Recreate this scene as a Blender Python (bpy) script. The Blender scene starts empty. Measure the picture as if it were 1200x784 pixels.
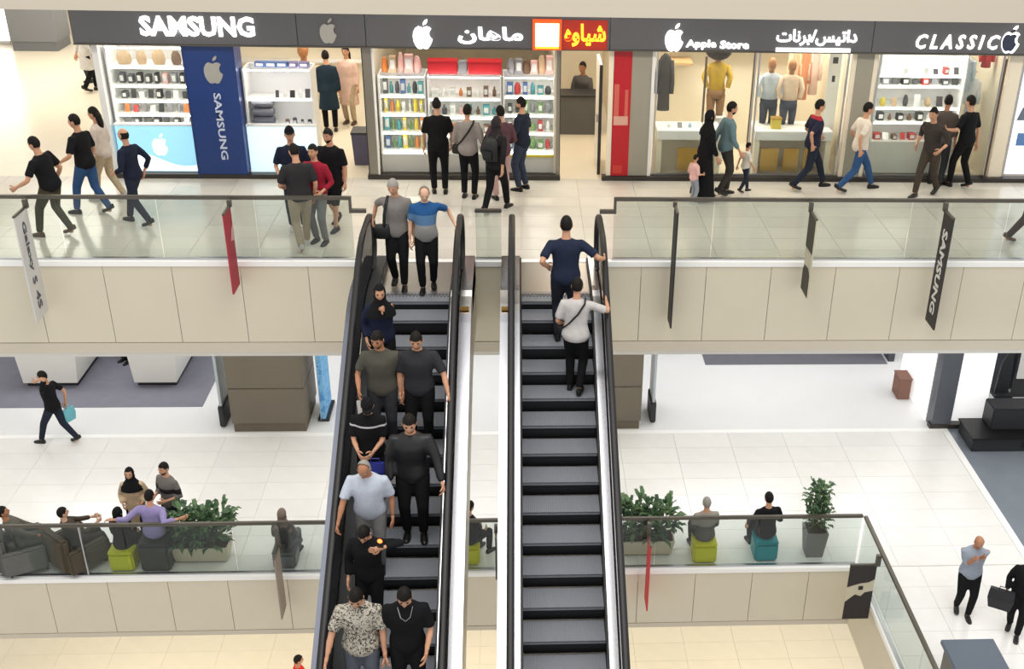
import bpy, bmesh, math, random
from mathutils import Vector, Matrix
random.seed(7)
SC = bpy.context.scene
COL = SC.collection
R = math.radians

# ---------------------------------------------------------------- camera
cam = bpy.data.cameras.new('camera')
cam.sensor_fit = 'HORIZONTAL'; cam.sensor_width = 36.0
cam.lens = 36.0 * 1321.84 / 1200.0
cam.shift_x = -(688.394 - 600) / 1200.0
cam.shift_y = (411.96 - 392) / 1200.0
cam.clip_end = 200
camo = bpy.data.objects.new('camera', cam); COL.objects.link(camo)
yaw, pit, rol = R(3.739), R(27.262), R(-1.508)
fw = Vector((math.sin(yaw) * math.cos(pit), math.cos(yaw) * math.cos(pit), -math.sin(pit)))
r0 = Vector((math.cos(yaw), -math.sin(yaw), 0)); d0 = fw.cross(r0)
r2 = math.cos(rol) * r0 + math.sin(rol) * d0
d2 = -math.sin(rol) * r0 + math.cos(rol) * d0
M = Matrix((r2, -d2, -fw)).transposed()
camo.matrix_world = M.to_4x4()
SC.camera = camo

# ---------------------------------------------------------------- light
SC.view_settings.view_transform = 'Standard'
SC.view_settings.look = 'None'
SC.view_settings.gamma = 1.0
SC.view_settings.use_curve_mapping = False
SC.view_settings.exposure = 0.55
w = bpy.data.worlds.new('hall_light'); SC.world = w; w.use_nodes = True
w.node_tree.nodes['Background'].inputs[0].default_value = (1.0, 0.98, 0.955, 1)
w.node_tree.nodes['Background'].inputs[1].default_value = 0.55

def area(name, loc, sx, sy, power, col=(1, .95, .86), rot=(0, 0, 0)):
    l = bpy.data.lights.new(name, 'AREA'); l.shape = 'RECTANGLE'
    l.size = sx; l.size_y = sy; l.energy = power; l.color = col
    o = bpy.data.objects.new(name, l); o.location = loc; o.rotation_euler = rot
    COL.objects.link(o); return o

area('atrium_fill', (0, 8, 9), 16, 12, 1500, (1, .97, .92))  # unseen overhead fill, added to light the balcony fascias
for i in range(6):                                   # rows of ceiling lamps over the shop walk
    area('ceiling_lamp_strip', (-10 + 4 * i, 18.7, -3.25), 2.6, .5, 28, (1, .94, .83))
for i in range(6):                                   # rows over the lower walk
    area('ceiling_lamp_strip', (-11 + 4.4 * i, 18.6, -8.78), 3.2, .6, 33, (1, .97, .92))
for i in range(5):
    area('ceiling_lamp_strip', (-10 + 5 * i, 23.4, -8.78), 3.4, 1.2, 54, (.97, .98, 1))
area('ceiling_lamp_strip', (7.7, 12.5, -8.0), 1.2, 5, 40, (.95, .97, 1))
for i in range(3):
    area('ceiling_lamp_strip', (-8 + 7 * i, 18.5, -14.16), 4, 1, 72, (1, .94, .83))

# ---------------------------------------------------------------- helpers
def lin(c):
    return tuple(((v / 12.92) if v <= .04045 else ((v + .055) / 1.055) ** 2.4) for v in c)
def rgb(r, g, b): return lin((r / 255, g / 255, b / 255)) + (1,)

MATS = {}
def mat(name, c, rough=.6, metal=0., emit=0., noise=0., bump=0., nscale=30., spec=.5, coat=0.):
    if name in MATS: return MATS[name]
    m = bpy.data.materials.new(name); m.use_nodes = True
    nt = m.node_tree; b = nt.nodes['Principled BSDF']
    c = rgb(*c)
    b.inputs['Base Color'].default_value = c
    b.inputs['Roughness'].default_value = rough
    b.inputs['Metallic'].default_value = metal
    b.inputs['Specular IOR Level'].default_value = spec
    b.inputs['Coat Weight'].default_value = coat
    if emit:
        b.inputs['Emission Color'].default_value = c
        b.inputs['Emission Strength'].default_value = emit
    if noise or bump:
        tc = nt.nodes.new('ShaderNodeTexCoord')
        nz = nt.nodes.new('ShaderNodeTexNoise'); nz.inputs['Scale'].default_value = nscale
        nz.inputs['Detail'].default_value = 4
        nt.links.new(tc.outputs['Object'], nz.inputs['Vector'])
        if noise:
            mx = nt.nodes.new('ShaderNodeMix'); mx.data_type = 'RGBA'
            mx.inputs['A'].default_value = tuple(v * (1 - noise) for v in c[:3]) + (1,)
            mx.inputs['B'].default_value = tuple(min(1, v * (1 + noise)) for v in c[:3]) + (1,)
            nt.links.new(nz.outputs['Fac'], mx.inputs['Factor'])
            nt.links.new(mx.outputs['Result'], b.inputs['Base Color'])
        if bump:
            bp = nt.nodes.new('ShaderNodeBump'); bp.inputs['Strength'].default_value = bump
            nt.links.new(nz.outputs['Fac'], bp.inputs['Height'])
            nt.links.new(bp.outputs['Normal'], b.inputs['Normal'])
    MATS[name] = m
    return m
def cloth(c, name=None):
    return mat(name or 'cloth_%d_%d_%d' % c, c, .9, noise=.18, bump=.25, nscale=14, spec=.2)
def glassmat(name, tint, amount=.12, gloss=.08, rough=.03):
    if name in MATS: return MATS[name]
    m = bpy.data.materials.new(name); m.use_nodes = True
    nt = m.node_tree; nt.nodes.clear()
    out = nt.nodes.new('ShaderNodeOutputMaterial')
    tr = nt.nodes.new('ShaderNodeBsdfTransparent'); tr.inputs[0].default_value = rgb(*tint)
    df = nt.nodes.new('ShaderNodeBsdfDiffuse'); df.inputs[0].default_value = rgb(*tint)
    gl = nt.nodes.new('ShaderNodeBsdfGlossy'); gl.inputs['Roughness'].default_value = rough
    lw = nt.nodes.new('ShaderNodeLayerWeight'); lw.inputs[0].default_value = .5
    pw = nt.nodes.new('ShaderNodeMath'); pw.operation = 'POWER'; pw.inputs[1].default_value = 4.
    fr = nt.nodes.new('ShaderNodeMath'); fr.operation = 'MULTIPLY_ADD'; fr.inputs[1].default_value = .4; fr.inputs[2].default_value = .02
    nt.links.new(lw.outputs['Facing'], pw.inputs[0]); nt.links.new(pw.outputs[0], fr.inputs[0])
    m1 = nt.nodes.new('ShaderNodeMixShader'); m1.inputs[0].default_value = amount
    m2 = nt.nodes.new('ShaderNodeMixShader')
    nt.links.new(tr.outputs[0], m1.inputs[1]); nt.links.new(df.outputs[0], m1.inputs[2])
    nt.links.new(fr.outputs[0], m2.inputs[0])
    nt.links.new(m1.outputs[0], m2.inputs[1]); nt.links.new(gl.outputs[0], m2.inputs[2])
    nt.links.new(m2.outputs[0], out.inputs[0])
    MATS[name] = m; return m
def voro(name, c1, c2, scale=18.):
    if name in MATS: return MATS[name]
    m = mat(name, c1, .9); nt = m.node_tree; b = nt.nodes['Principled BSDF']
    tc = nt.nodes.new('ShaderNodeTexCoord'); v = nt.nodes.new('ShaderNodeTexNoise')
    v.inputs['Scale'].default_value = scale; v.inputs['Detail'].default_value = 2; v.inputs['Distortion'].default_value = 2.5
    cr = nt.nodes.new('ShaderNodeValToRGB'); cr.color_ramp.interpolation = 'CONSTANT'
    cr.color_ramp.elements[0].color = rgb(*c2); cr.color_ramp.elements[1].color = rgb(*c1); cr.color_ramp.elements[1].position = .46
    nt.links.new(tc.outputs['Object'], v.inputs['Vector']); nt.links.new(v.outputs['Fac'], cr.inputs[0])
    nt.links.new(cr.outputs[0], b.inputs['Base Color']); return m
def bands(name, stops):
    """cloth dyed in horizontal bands: stops = [(height, colour) ...] in body metres"""
    if name in MATS: return MATS[name]
    m = mat(name, stops[0][1], .9, spec=.2); nt = m.node_tree; b = nt.nodes['Principled BSDF']
    tc = nt.nodes.new('ShaderNodeTexCoord'); sp = nt.nodes.new('ShaderNodeSeparateXYZ')
    mp = nt.nodes.new('ShaderNodeMath'); mp.operation = 'DIVIDE'; mp.inputs[1].default_value = 2.0
    cr = nt.nodes.new('ShaderNodeValToRGB'); cr.color_ramp.interpolation = 'CONSTANT'
    e = cr.color_ramp.elements
    e[0].position = 0; e[0].color = rgb(*stops[0][1]); e.remove(e[1])
    for h, c in stops[1:]:
        n = e.new(h / 2.0); n.color = rgb(*c)
    nt.links.new(tc.outputs['Object'], sp.inputs[0]); nt.links.new(sp.outputs['Z'], mp.inputs[0])
    nt.links.new(mp.outputs[0], cr.inputs[0]); nt.links.new(cr.outputs[0], b.inputs['Base Color']); return m

def tag(o, label=None, cat=None, group=None, kind=None):
    if label: o['label'] = label
    if cat: o['category'] = cat
    if group: o['group'] = group
    if kind: o['kind'] = kind
    return o
def thing(name, label, cat, loc=(0, 0, 0), rz=0, group=None, scale=1.):
    o = bpy.data.objects.new(name, None); COL.objects.link(o)
    o.empty_display_size = .1
    o.location = loc; o.rotation_euler = (0, 0, R(rz)); o.scale = (scale,) * 3
    return tag(o, label, cat, group)
def link(name, me, m, parent=None, loc=None):
    ms = m if isinstance(m, (list, tuple)) else [m]
    if not me.materials:
        for x in ms: me.materials.append(x)
    o = bpy.data.objects.new(name, me); COL.objects.link(o)
    if parent: o.parent = parent
    if loc: o.location = loc
    return o
def obj(name, bm, m, parent=None, loc=None, smooth=False, recalc=True):
    me = bpy.data.meshes.new(name)
    if recalc: bmesh.ops.recalc_face_normals(bm, faces=bm.faces)
    bm.to_mesh(me); bm.free()
    if smooth: me.shade_smooth()
    return link(name, me, m, parent, loc)
def box(bm, x0, x1, y0, y1, z0, z1, mi=0):
    v = [bm.verts.new(p) for p in ((x0, y0, z0), (x1, y0, z0), (x1, y1, z0), (x0, y1, z0), (x0, y0, z1), (x1, y0, z1), (x1, y1, z1), (x0, y1, z1))]
    for f in ((3, 2, 1, 0), (4, 5, 6, 7), (0, 1, 5, 4), (1, 2, 6, 5), (2, 3, 7, 6), (3, 0, 4, 7)):
        bm.faces.new([v[i] for i in f]).material_index = mi
    return v
def bx(*a, bev=0.):
    bm = bmesh.new(); box(bm, *a)
    if bev: bmesh.ops.bevel(bm, geom=bm.edges[:], offset=bev, segments=2, affect='EDGES')
    return bm
def ring(bm, c, ax, ay, n):
    return [bm.verts.new(Vector(c) + Vector(ax) * math.cos(2 * math.pi * i / n) + Vector(ay) * math.sin(2 * math.pi * i / n)) for i in range(n)]
def skin_rings(bm, rs, caps=True, mi=0):
    n = len(rs[0])
    for a, b in zip(rs, rs[1:]):
        for i in range(n):
            f = bm.faces.new((a[i], a[(i + 1) % n], b[(i + 1) % n], b[i])); f.material_index = mi
    if caps:
        bm.faces.new(rs[0][::-1]).material_index = mi; bm.faces.new(rs[-1]).material_index = mi
def tube(bm, pts, rad, n=8, mi=0, ref=None, flat=1.):
    """tube along a polyline; rad is one number or one per point"""
    pts = [Vector(p) for p in pts]
    if not isinstance(rad, (list, tuple)): rad = [rad] * len(pts)
    rs = []; px = None
    for i, p in enumerate(pts):
        t = (pts[min(i + 1, len(pts) - 1)] - pts[max(i - 1, 0)]).normalized()
        if px is None:
            px = Vector(ref) if ref else (Vector((1, 0, 0)) if abs(t.x) < .8 else Vector((0, 1, 0)))
        px = (px - t * px.dot(t)).normalized(); py = t.cross(px)
        rs.append(ring(bm, p, px * rad[i], py * rad[i] * flat, n))
    skin_rings(bm, rs, True, mi)
def ellipsoid(bm, c, ax, ay, az, nu=10, nv=7, mi=0):
    c = Vector(c); ax, ay, az = Vector(ax), Vector(ay), Vector(az); rs = []
    for j in range(1, nv):
        th = math.pi * j / nv
        rs.append([bm.verts.new(c - az * math.cos(th) + (ax * math.cos(2 * math.pi * i / nu) + ay * math.sin(2 * math.pi * i / nu)) * math.sin(th)) for i in range(nu)])
    skin_rings(bm, rs, False, mi)
    b, t = bm.verts.new(c - az), bm.verts.new(c + az)
    for i in range(nu):
        bm.faces.new((b, rs[0][(i + 1) % nu], rs[0][i])).material_index = mi
        bm.faces.new((t, rs[-1][i], rs[-1][(i + 1) % nu])).material_index = mi
def prism(bm, poly, axis, a, b, mi=0):
    """polygon of 2D points extruded along axis 0/1/2 from a to b"""
    def P(p, t):
        q = list(p); q.insert(axis, t); return q
    va = [bm.verts.new(P(p, a)) for p in poly]; vb = [bm.verts.new(P(p, b)) for p in poly]
    n = len(poly)
    bm.faces.new(va[::-1]).material_index = mi; bm.faces.new(vb).material_index = mi
    for i in range(n): bm.faces.new((va[i], va[(i + 1) % n], vb[(i + 1) % n], vb[i])).material_index = mi
def text_mesh(body, size, depth=.01, bold=0., shear=0., align='CENTER', spacing=1.):
    c = bpy.data.curves.new('lettering', 'FONT'); c.body = body; c.size = size; c.extrude = depth; c.offset = bold
    c.align_x = align; c.align_y = 'CENTER'; c.shear = shear; c.resolution_u = 2; c.space_character = spacing
    o = bpy.data.objects.new('lettering', c); COL.objects.link(o)
    dg = bpy.context.evaluated_depsgraph_get()
    me = bpy.data.meshes.new_from_object(o.evaluated_get(dg))
    bpy.data.objects.remove(o); bpy.data.curves.remove(c); me.materials.clear()
    return me
def fit_text(me, width, height):
    xs = [v.co.x for v in me.vertices]; ys = [v.co.y for v in me.vertices]
    cx, cy = (min(xs) + max(xs)) / 2, (min(ys) + max(ys)) / 2
    sx, sy = width / max(1e-6, max(xs) - min(xs)), height / max(1e-6, max(ys) - min(ys))
    for v in me.vertices: v.co.x = (v.co.x - cx) * sx; v.co.y = (v.co.y - cy) * sy
    return me
def lettering(name, body, w, h, m, loc, rot, parent=None, **k):
    me = fit_text(text_mesh(body, 1., **k), w, h)
    o = link(name, me, m, parent, loc); o.rotation_euler = [R(a) for a in rot]; return o
APPLE = [(0, .62), (.12, .68), (.28, .72), (.45, .68), (.58, .56), (.47, .43), (.42, .26), (.45, .08), (.54, -.05), (.64, -.11), (.58, -.32), (.46, -.55), (.32, -.74), (.18, -.78), (0, -.72), (-.18, -.78), (-.34, -.74), (-.5, -.55), (-.62, -.25), (-.66, .05), (-.62, .35), (-.48, .6), (-.3, .72), (-.12, .68)]
LEAF = [(.02, .8), (.05, .98), (.2, 1.14), (.34, 1.18), (.32, 1.0), (.2, .86)]
def apple_bm(h, depth=.02):
    bm = bmesh.new(); s = h / 1.96
    for poly in (APPLE, LEAF):
        prism(bm, [(x * s, (z - .2) * s) for x, z in poly], 1, -depth, 0)
    return bm

# ---------------------------------------------------------------- shared materials
def tile_mat(name, c, rough, var=.06):
    m = mat(name, c, rough, noise=.05, nscale=3., spec=.5)
    nt = m.node_tree; b = nt.nodes['Principled BSDF']
    oi = nt.nodes.new('ShaderNodeObjectInfo'); hs = nt.nodes.new('ShaderNodeHueSaturation')
    mr = nt.nodes.new('ShaderNodeMapRange'); mr.inputs['To Min'].default_value = 1 - var; mr.inputs['To Max'].default_value = 1 + var * .5
    src = b.inputs['Base Color'].links[0].from_socket
    nt.links.new(oi.outputs['Random'], mr.inputs['Value']); nt.links.new(mr.outputs[0], hs.inputs['Value'])
    nt.links.new(src, hs.inputs['Color']); nt.links.new(hs.outputs[0], b.inputs['Base Color']); return m
M_TILE_A = tile_mat('polished_cream_tile', (212, 207, 197), .16)
M_TILE_B = tile_mat('polished_white_tile', (236, 235, 232), .22, .03)
M_TILE_C = tile_mat('polished_warm_tile', (240, 230, 206), .2, .02)
M_JOINT = mat('tile_joint', (214, 208, 198), .8)
M_FASCIA = mat('cream_fascia_panel', (216, 208, 187), .5, noise=.03, nscale=2)
M_FASCIA_JOINT = mat('fascia_joint', (150, 142, 122), .8)
M_LIP = mat('white_floor_lip', (250, 250, 248), .4)
M_SOFFIT = mat('beige_edge_band', (206, 197, 180), .6)
M_WHITE = mat('white_paint', (238, 236, 230), .6)
M_CREAM = mat('warm_cream_paint', (240, 224, 190), .6)
M_BAND = mat('grey_sign_band', (92, 92, 96), .45)
M_STEEL = mat('brushed_steel', (188, 188, 192), .28, 1., noise=.06, nscale=60)
M_DARKSTEEL = mat('dark_steel_rail', (98, 94, 86), .4, .6)
M_BLACK = mat('black_rubber', (16, 16, 18), .45)
M_DKGREY = mat('dark_grey_plastic', (42, 43, 47), .5)
M_PLINTH = mat('dark_plinth', (54, 48, 44), .4)
M_GLASS = glassmat('clear_railing_glass', (236, 240, 238), .014)
M_SHOPGLASS = glassmat('shop_window_glass', (248, 250, 248), .02)
M_ESCGLASS = glassmat('tinted_balustrade_glass', (70, 72, 78), .6)
M_LAMPWHITE = mat('lit_white_letter', (255, 255, 255), .5, emit=1.6)

# ================================================================= THE SETTING
A, B, C_ = -7.0, -12.7, -18.3
FA, FB, SH = 16.67, 16.05, 20.8
def struct(name, bm, m, label=None, parent=None):
    o = obj(name, bm, m, parent)
    if not parent: tag(o, label, None, None, 'structure')
    return o
def tiles(parent, x0, x1, y0, y1, z, sx, sy, m, skip=None):
    me = bpy.data.meshes.new('tile'); bm = bmesh.new()
    v = box(bm, (.0025), sx - .0025, .0025, sy - .0025, -.03, 0)
    bmesh.ops.recalc_face_normals(bm, faces=bm.faces); bm.to_mesh(me); bm.free(); me.materials.append(m)
    nx, ny = int(round((x1 - x0) / sx)), int(round((y1 - y0) / sy))
    for j in range(ny):
        for i in range(nx):
            x, y = x0 + i * sx, y0 + j * sy
            if skip and skip(x + sx / 2, y + sy / 2): continue
            o = bpy.data.objects.new('tile', me); COL.objects.link(o); o.parent = parent; o.location = (x, y, z)

# upper walk
fA = struct('floor', bx(-16, 11, FA + .02, SH + .0, A - .25, A - .02), M_JOINT, 'cream tiled upper walkway floor in front of the shops')
tiles(fA, -14.84, 10.6, 16.69, 20.8, A, 1.06, .5138, M_TILE_A)
fA2 = struct('floor', bx(-20, 11, SH, 40, A - .25, A), mat('hall_cream_floor', (230, 220, 200), .25, noise=.04, nscale=2), 'plain cream floor running on behind the shop fronts')
# lower walk
fB = struct('floor', bx(-16, 9.2, FB + .02, 20.72, B - .25, B - .02), M_JOINT, 'white tiled lower walkway floor')
tiles(fB, -13.37, 9.2, 16.07, 20.72, B, 1.1874, .5812, M_TILE_B)
fB3 = struct('floor', bx(6.1, 9.2, 3, FB + .02, B - .25, B - .02), M_JOINT, 'white tiled side walkway floor on the right')
tiles(fB3, 6.15, 9.2, 3.4, 16.05, B, 1.0167, .575, M_TILE_B)
fB2 = struct('floor', bx(-16, 14, 20.86, 34, B - .25, B - .004), mat('smooth_white_floor', (236, 236, 236), .22, noise=.03, nscale=1.2), 'smooth glossy white floor behind the lower walkway')
struct('floor', bx(9.34, 15, 3, 20.86, B - .25, B - .004), mat('blue_grey_shop_floor', (124, 132, 142), .3, noise=.12, nscale=2.5), 'blue grey floor beyond the white strip at right')
struct('trim_1', bx(-16, 9.34, 20.72, 20.86, B - .2, B + .004), M_LIP, 'white strip along the back of the lower walkway')
struct('trim_2', bx(9.2, 9.34, 3, 20.72, B - .2, B + .004), M_LIP, 'white strip beside the blue grey floor')
# bottom floor
fC = struct('floor', bx(-14, 10, 8, 24, C_ - .2, C_ - .02), M_JOINT, 'warm cream tiled bottom floor seen below the lower balcony')
tiles(fC, -13, 8.6, 15.0, 22.2, C_, 1.2, .6, M_TILE_C)
# slabs and soffits
struct('ceiling', bx(-20, 12, FA + .1, 40, -3.12, -2.9), M_WHITE, 'ceiling above the upper walkway')
struct('ceiling', bx(-16, 14, FA + .1, 34, -8.72, -8.5), M_WHITE, 'ceiling above the lower walkway')
struct('ceiling', bx(-14, 9.2, FB + .1, 24, -14.1, -13.9), M_WHITE, 'ceiling above the bottom floor')

def fascia(n, y, z0, z1, x0, x1, edges, label, low=.19):
    root = struct('trim_%d' % n, bx(x0, x1, y + .03, y + .14, z0, z1 - .1), M_FASCIA_JOINT, label)
    es = [x0] + [e for e in edges if x0 < e < x1] + [x1]
    for a, b in zip(es, es[1:]):
        obj('panel', bx(a + .005, b - .005, y, y + .04, z0 + low, z1 - .075), M_FASCIA, root)
    obj('lower_band', bx(x0, x1, y - .01, y + .04, z0, z0 + low - .012), M_SOFFIT, root)
    obj('lip', bx(x0, x1, y - .02, y + .1, z1 - .07, z1 + .012), M_LIP, root)
    return root
eA = [-6.556 + 1.06 * k for k in range(-8, 18)]
fascia(3, FA, -8.6, A, -16, 11, eA, 'cream panelled edge of the upper balcony')
fascia(4, FB, -14.0, B, -16, 6.1, [-8.28 + 1.035 * k for k in range(-8, 16)], 'cream panelled edge of the lower balcony', .1)
fascia(5, FA, -3.17, -1.45, -20, 12, [-18 + 1.5 * k for k in range(22)], 'beige edge of the balcony above the shop signs', .4)
tr = struct('trim_6', bx(6.02, 6.12, 3, FB - .02, -14.0, B - .08), M_FASCIA, 'cream edge of the right hand side walkway')
obj('lip', bx(5.99, 6.14, 3, FB - .02, B - .08, B + .012), M_LIP, tr)

# ---------------------------------------------------------------- glass railings
def railing(label, x0, x1, y, zf, ztop, pane=1.5, ends=(0, 0), along='x', posts=()):
    t = thing('glass_railing', label, 'railing', ((x0, y, zf) if along == 'x' else (y, x0, zf)))
    L = x1 - x0; h = ztop - zf
    def b_(a0, a1, c0, c1, e0, e1, **k):
        return bx(a0, a1, c0, c1, e0, e1, **k) if along == 'x' else bx(c0, c1, a0, a1, e0, e1, **k)
    obj('handrail', b_(0, L, -.035, .035, h - .05, h + .005, bev=.008), M_DARKSTEEL, t)
    n = max(1, round(L / pane)); s = L / n
    for i in range(n):
        obj('glass_pane', b_(i * s + .008, (i + 1) * s - .008, -.008, .008, .01, h - .05), M_GLASS, t)
    obj('bottom_channel', b_(0, L, -.03, .03, 0, .03), M_STEEL, t)
    for p in posts:
        obj('post', b_(p - x0 - .012, p - x0 + .012, -.02, .02, .03, h - .05), M_STEEL, t)
    for k in (0, 1):
        if ends[k]:
            d = ends[k]; e = (0 if k == 0 else L)
            obj('end_bracket', b_(min(e, e - .04 * d), max(e, e - .04 * d) , -.03, .03, h - .26, h), M_DARKSTEEL, t)
            obj('end_stub', b_(min(e, e + .22 * d), max(e, e + .22 * d), -.03, .03, h - .26, h - .2), M_DARKSTEEL, t)
    return t
YA, YB = FA + .08, FB + .08
railing('glass balcony railing on the upper level left of the escalators', -16, -2.63, YA, A + .012, -5.94, ends=(0, 1))
railing('glass balcony railing on the upper level right of the escalators', 1.45, 11, YA, A + .012, -5.94, ends=(-1, 0))
railing('short low glass railing between the two escalators', -.73, -.31, YA, A + .012, -6.14)
railing('glass railing of the lower balcony left of and behind the escalators', -16, 6.02, YB, B + .012, -11.6, 1.8, posts=(-7.55,))
railing('glass railing running towards the viewer at lower right', 3, FB + .05, 6.06, B + .012, -11.6, 1.6, along='y')

# ---------------------------------------------------------------- columns and lower level back
def column(label, x0, x1, y0, y1, n=3):
    t = thing('square_column', label, 'column', ((x0 + x1) / 2, (y0 + y1) / 2, B))
    hx, hy = (x1 - x0) / 2, (y1 - y0) / 2
    mm = mat('taupe_column_panel', (112, 104, 90), .45, noise=.05, nscale=2)
    obj('base', bx(-hx + .03, hx - .03, -hy + .03, hy - .03, 0, .2), mat('taupe_column_base', (100, 92, 76), .5), t)
    obj('core', bx(-hx + .03, hx - .03, -hy + .03, hy - .03, .2, 3.96), M_FASCIA_JOINT, t)
    for z0, z1 in ((.215, 1.05), (1.065, 2.3), (2.315, 3.97)):
        obj('panel', bx(-hx, hx, -hy, hy, z0, z1, bev=.01), mm, t)
column('wide taupe panelled column left of the descending escalator', -6.14, -4.57, 20.9, 22.2)
column('taupe panelled column right of the ascending escalator', .9, 2.56, 20.9, 22.2)
def gate(label, x, y, rz=0):
    t = thing('detection_gate', label, 'gate panel', (x, y, B), rz)
    obj('panel', bx(-.03, .03, -.3, .3, .12, 1.7, bev=.01), mat('pale_gate_panel', (190, 200, 204), .3), t)
    obj('foot', bx(-.06, .06, -.34, .34, 0, .5, bev=.02), M_DKGREY, t)
gate('pale upright gate panel with black foot right of the right column', 2.86, 21.5)
gate('grey upright gate panel with black foot left of the wide column', -6.4, 21.45)
t = thing('poster_stand', 'light blue upright poster stand beside the wide column', 'poster stand', (-4.3, 21.75, B))
obj('panel', bx(-.05, .05, -.42, .42, .06, 1.95, bev=.01), voro('sky_blue_poster', (130, 190, 232), (96, 156, 214), 5.), t)
obj('frame', bx(-.055, -.05, -.44, .44, .04, 1.97), M_WHITE, t)
obj('foot', bx(-.12, .12, -.42, .42, 0, .06), M_DKGREY, t)
# lower back: carpets, kiosks, corner shop front
o = obj('carpet', bx(-13, -7.05, 22.0, 30, B - .003, B + .004), mat('slate_carpet_left', (128, 128, 140), .95, noise=.12, nscale=4)); tag(o, 'slate grey carpet under the two white kiosks', 'carpet')
o = obj('carpet', bx(4.42, 8.9, 23.87, 30, B - .003, B + .004), mat('slate_carpet_right', (112, 112, 120), .95, noise=.08, nscale=4)); tag(o, 'slate grey carpet at the back right of the lower level', 'carpet')
for lab, x0, x1 in (('white display kiosk at far left on the slate carpet', -11.3, -9.95), ('white display kiosk on slate carpet nearer the wide column', -8.85, -7.75)):
    t = thing('display_kiosk', lab, 'kiosk', ((x0 + x1) / 2, 23.6, B + .004)); hx = (x1 - x0) / 2
    obj('plinth', bx(-hx + .12, hx - .12, -.6, 1.2, 0, .12), M_DKGREY, t)
    bm = bmesh.new()
    prism(bm, [(-hx + .08, .12), (hx - .08, .12), (hx, 1.0), (-hx, 1.0)], 1, -.7, 1.3)
    obj('body', bm, M_WHITE, t); obj('top', bx(-hx - .02, hx + .02, -.72, 1.32, 1.0, 1.04), M_LAMPWHITE if 0 else M_WHITE, t)
    o = obj('dark_tablet', bx((x0 + x1) / 2 - .18, (x0 + x1) / 2 + .18, 23.6, 23.85, B + 1.04, B + 1.055), M_DKGREY)
    tag(o, 'dark tablet lying on the ' + lab.replace('white display ', ''), 'tablet')
struct('wall_back', bx(-16, 14, 33.6, 34, B, -8.6), M_WHITE, 'white back wall of the lower level')
t = thing('shop_corner', 'white corner shop wall with dark grey post on the lower level', 'shop front', (9.2, 21, B))
obj('post', bx(-.22, .2, -.15, .2, 0, 3.96), mat('slate_post', (88, 92, 100), .4), t)
obj('left_wall', bx(-.25, -.1, .2, 2.1, 0, 3.96), mat('emissive_white_wall', (250, 250, 250), .5, emit=.35), t)  # plain white wall, brightness put in as emission with no lamp behind
obj('right_wall', bx(.2, 1.0, .0, .14, 0, 3.96), mat('emissive_white_wall', (250, 250, 250), .5), t)
obj('skirting', bx(-.26, 1.3, -.17, .0, 0, .1), M_PLINTH, t)
obj('far_wall', bx(-.25, -.1, 3.0, 8, 0, 3.96), mat('slate_shop_wall', (70, 72, 82), .5), t)
t = thing('packing_box', 'brown box at the foot of the white corner wall', 'box', (8.75, 22.35, B))
obj('body', bx(-.14, .14, -.22, .22, 0, .5, bev=.01), mat('brown_card', (132, 96, 82), .8), t); obj('lid', bx(-.15, .15, -.23, .23, .5, .53), mat('brown_card', (132, 96, 82)), t)
t = thing('counter_desk', 'low black counter with a raised back at right on the lower level', 'counter', (10.55, 20.3, B))
obj('base', bx(-1.02, 1.2, -.42, .4, 0, .3, bev=.015), M_DKGREY, t)
obj('top', bx(-1.06, 1.24, -.46, .42, .3, .34, bev=.01), M_BLACK, t)
obj('upper_box', bx(-.55, 1.2, -.1, .4, .34, .85, bev=.02), M_DKGREY, t)
obj('socket_panel', bx(.05, .45, -.43, -.42, .1, .22), M_BLACK, t)
t = thing('stool_back', 'slim black upright chair back behind the black counter', 'chair', (10.75, 21.6, B))
bm = bmesh.new(); prism(bm, [(-.16, .4), (.16, .4), (.12, 1.45), (.0, 1.5), (-.12, 1.2)], 1, -.03, .03); obj('backrest', bm, M_DKGREY, t)
obj('seat', bx(-.22, .22, -.2, .24, .42, .48, bev=.02), M_DKGREY, t); obj('pedestal', bx(-.04, .04, -.04, .04, 0, .42), M_DKGREY, t)
t = thing('low_table', 'dark blue grey table behind the glass rail at lower right', 'table', (6.95, 12.6, B))
obj('top', bx(-.42, .42, -.7, .7, .66, .74, bev=.01), mat('slate_blue_top', (88, 98, 112), .35), t)
obj('body', bx(-.36, .36, -.64, .64, 0, .66), mat('taupe_column_panel', (112, 104, 90)), t)
o = obj('wall_panel', bx(10.7, 13.5, 22.6, 22.75, B, -8.72), mat('dark_slate_wall', (62, 66, 76), .5)); tag(o, 'dark slate wall behind the black counter', 'wall panel')
t = thing('leaning_board', 'white board leaning in dark frame behind the counter at far right', 'board', (11.9, 22.2, B))
bm = bmesh.new(); box(bm, -.55, .55, -.02, .02, .5, 2.6); obj('sheet', bm, M_WHITE, t); obj('frame', bx(-.6, .6, .02, .05, .0, 2.65), M_DKGREY, t)

# ================================================================= ESCALATORS
TAN = math.tan(math.pi / 6)
def path_pts():
    y1 = 15.1; yb = 15.1 - 5.7 / TAN
    pts = [(16.65, A), (15.5, A)]
    for k in range(1, 6):
        s = k / 5; y = 15.5 - .8 * s; pts.append((y, A - .8 * TAN * s * s / 2))
    for y in (14.0, 12, 10, 8, 6): pts.append((y, A - (y1 - y) * TAN))
    for k in range(6):
        s = 1 - k / 5; y = yb - .4 + .8 * s; pts.append((y, B + .8 * TAN * s * s / 2))
    pts.append((yb - 1.6, B)); return pts
PATH = path_pts()
def sweep(x0, x1, h0, h1, i0=0, i1=None):
    bm = bmesh.new(); rs = []
    for y, z in PATH[i0:i1]:
        rs.append([bm.verts.new(p) for p in ((x0, y, z + h0), (x1, y, z + h0), (x1, y, z + h1), (x0, y, z + h1))])
    skin_rings(bm, rs); return bm
M_STEP = mat('grooved_step', (150, 154, 162), .45, .2)
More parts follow.
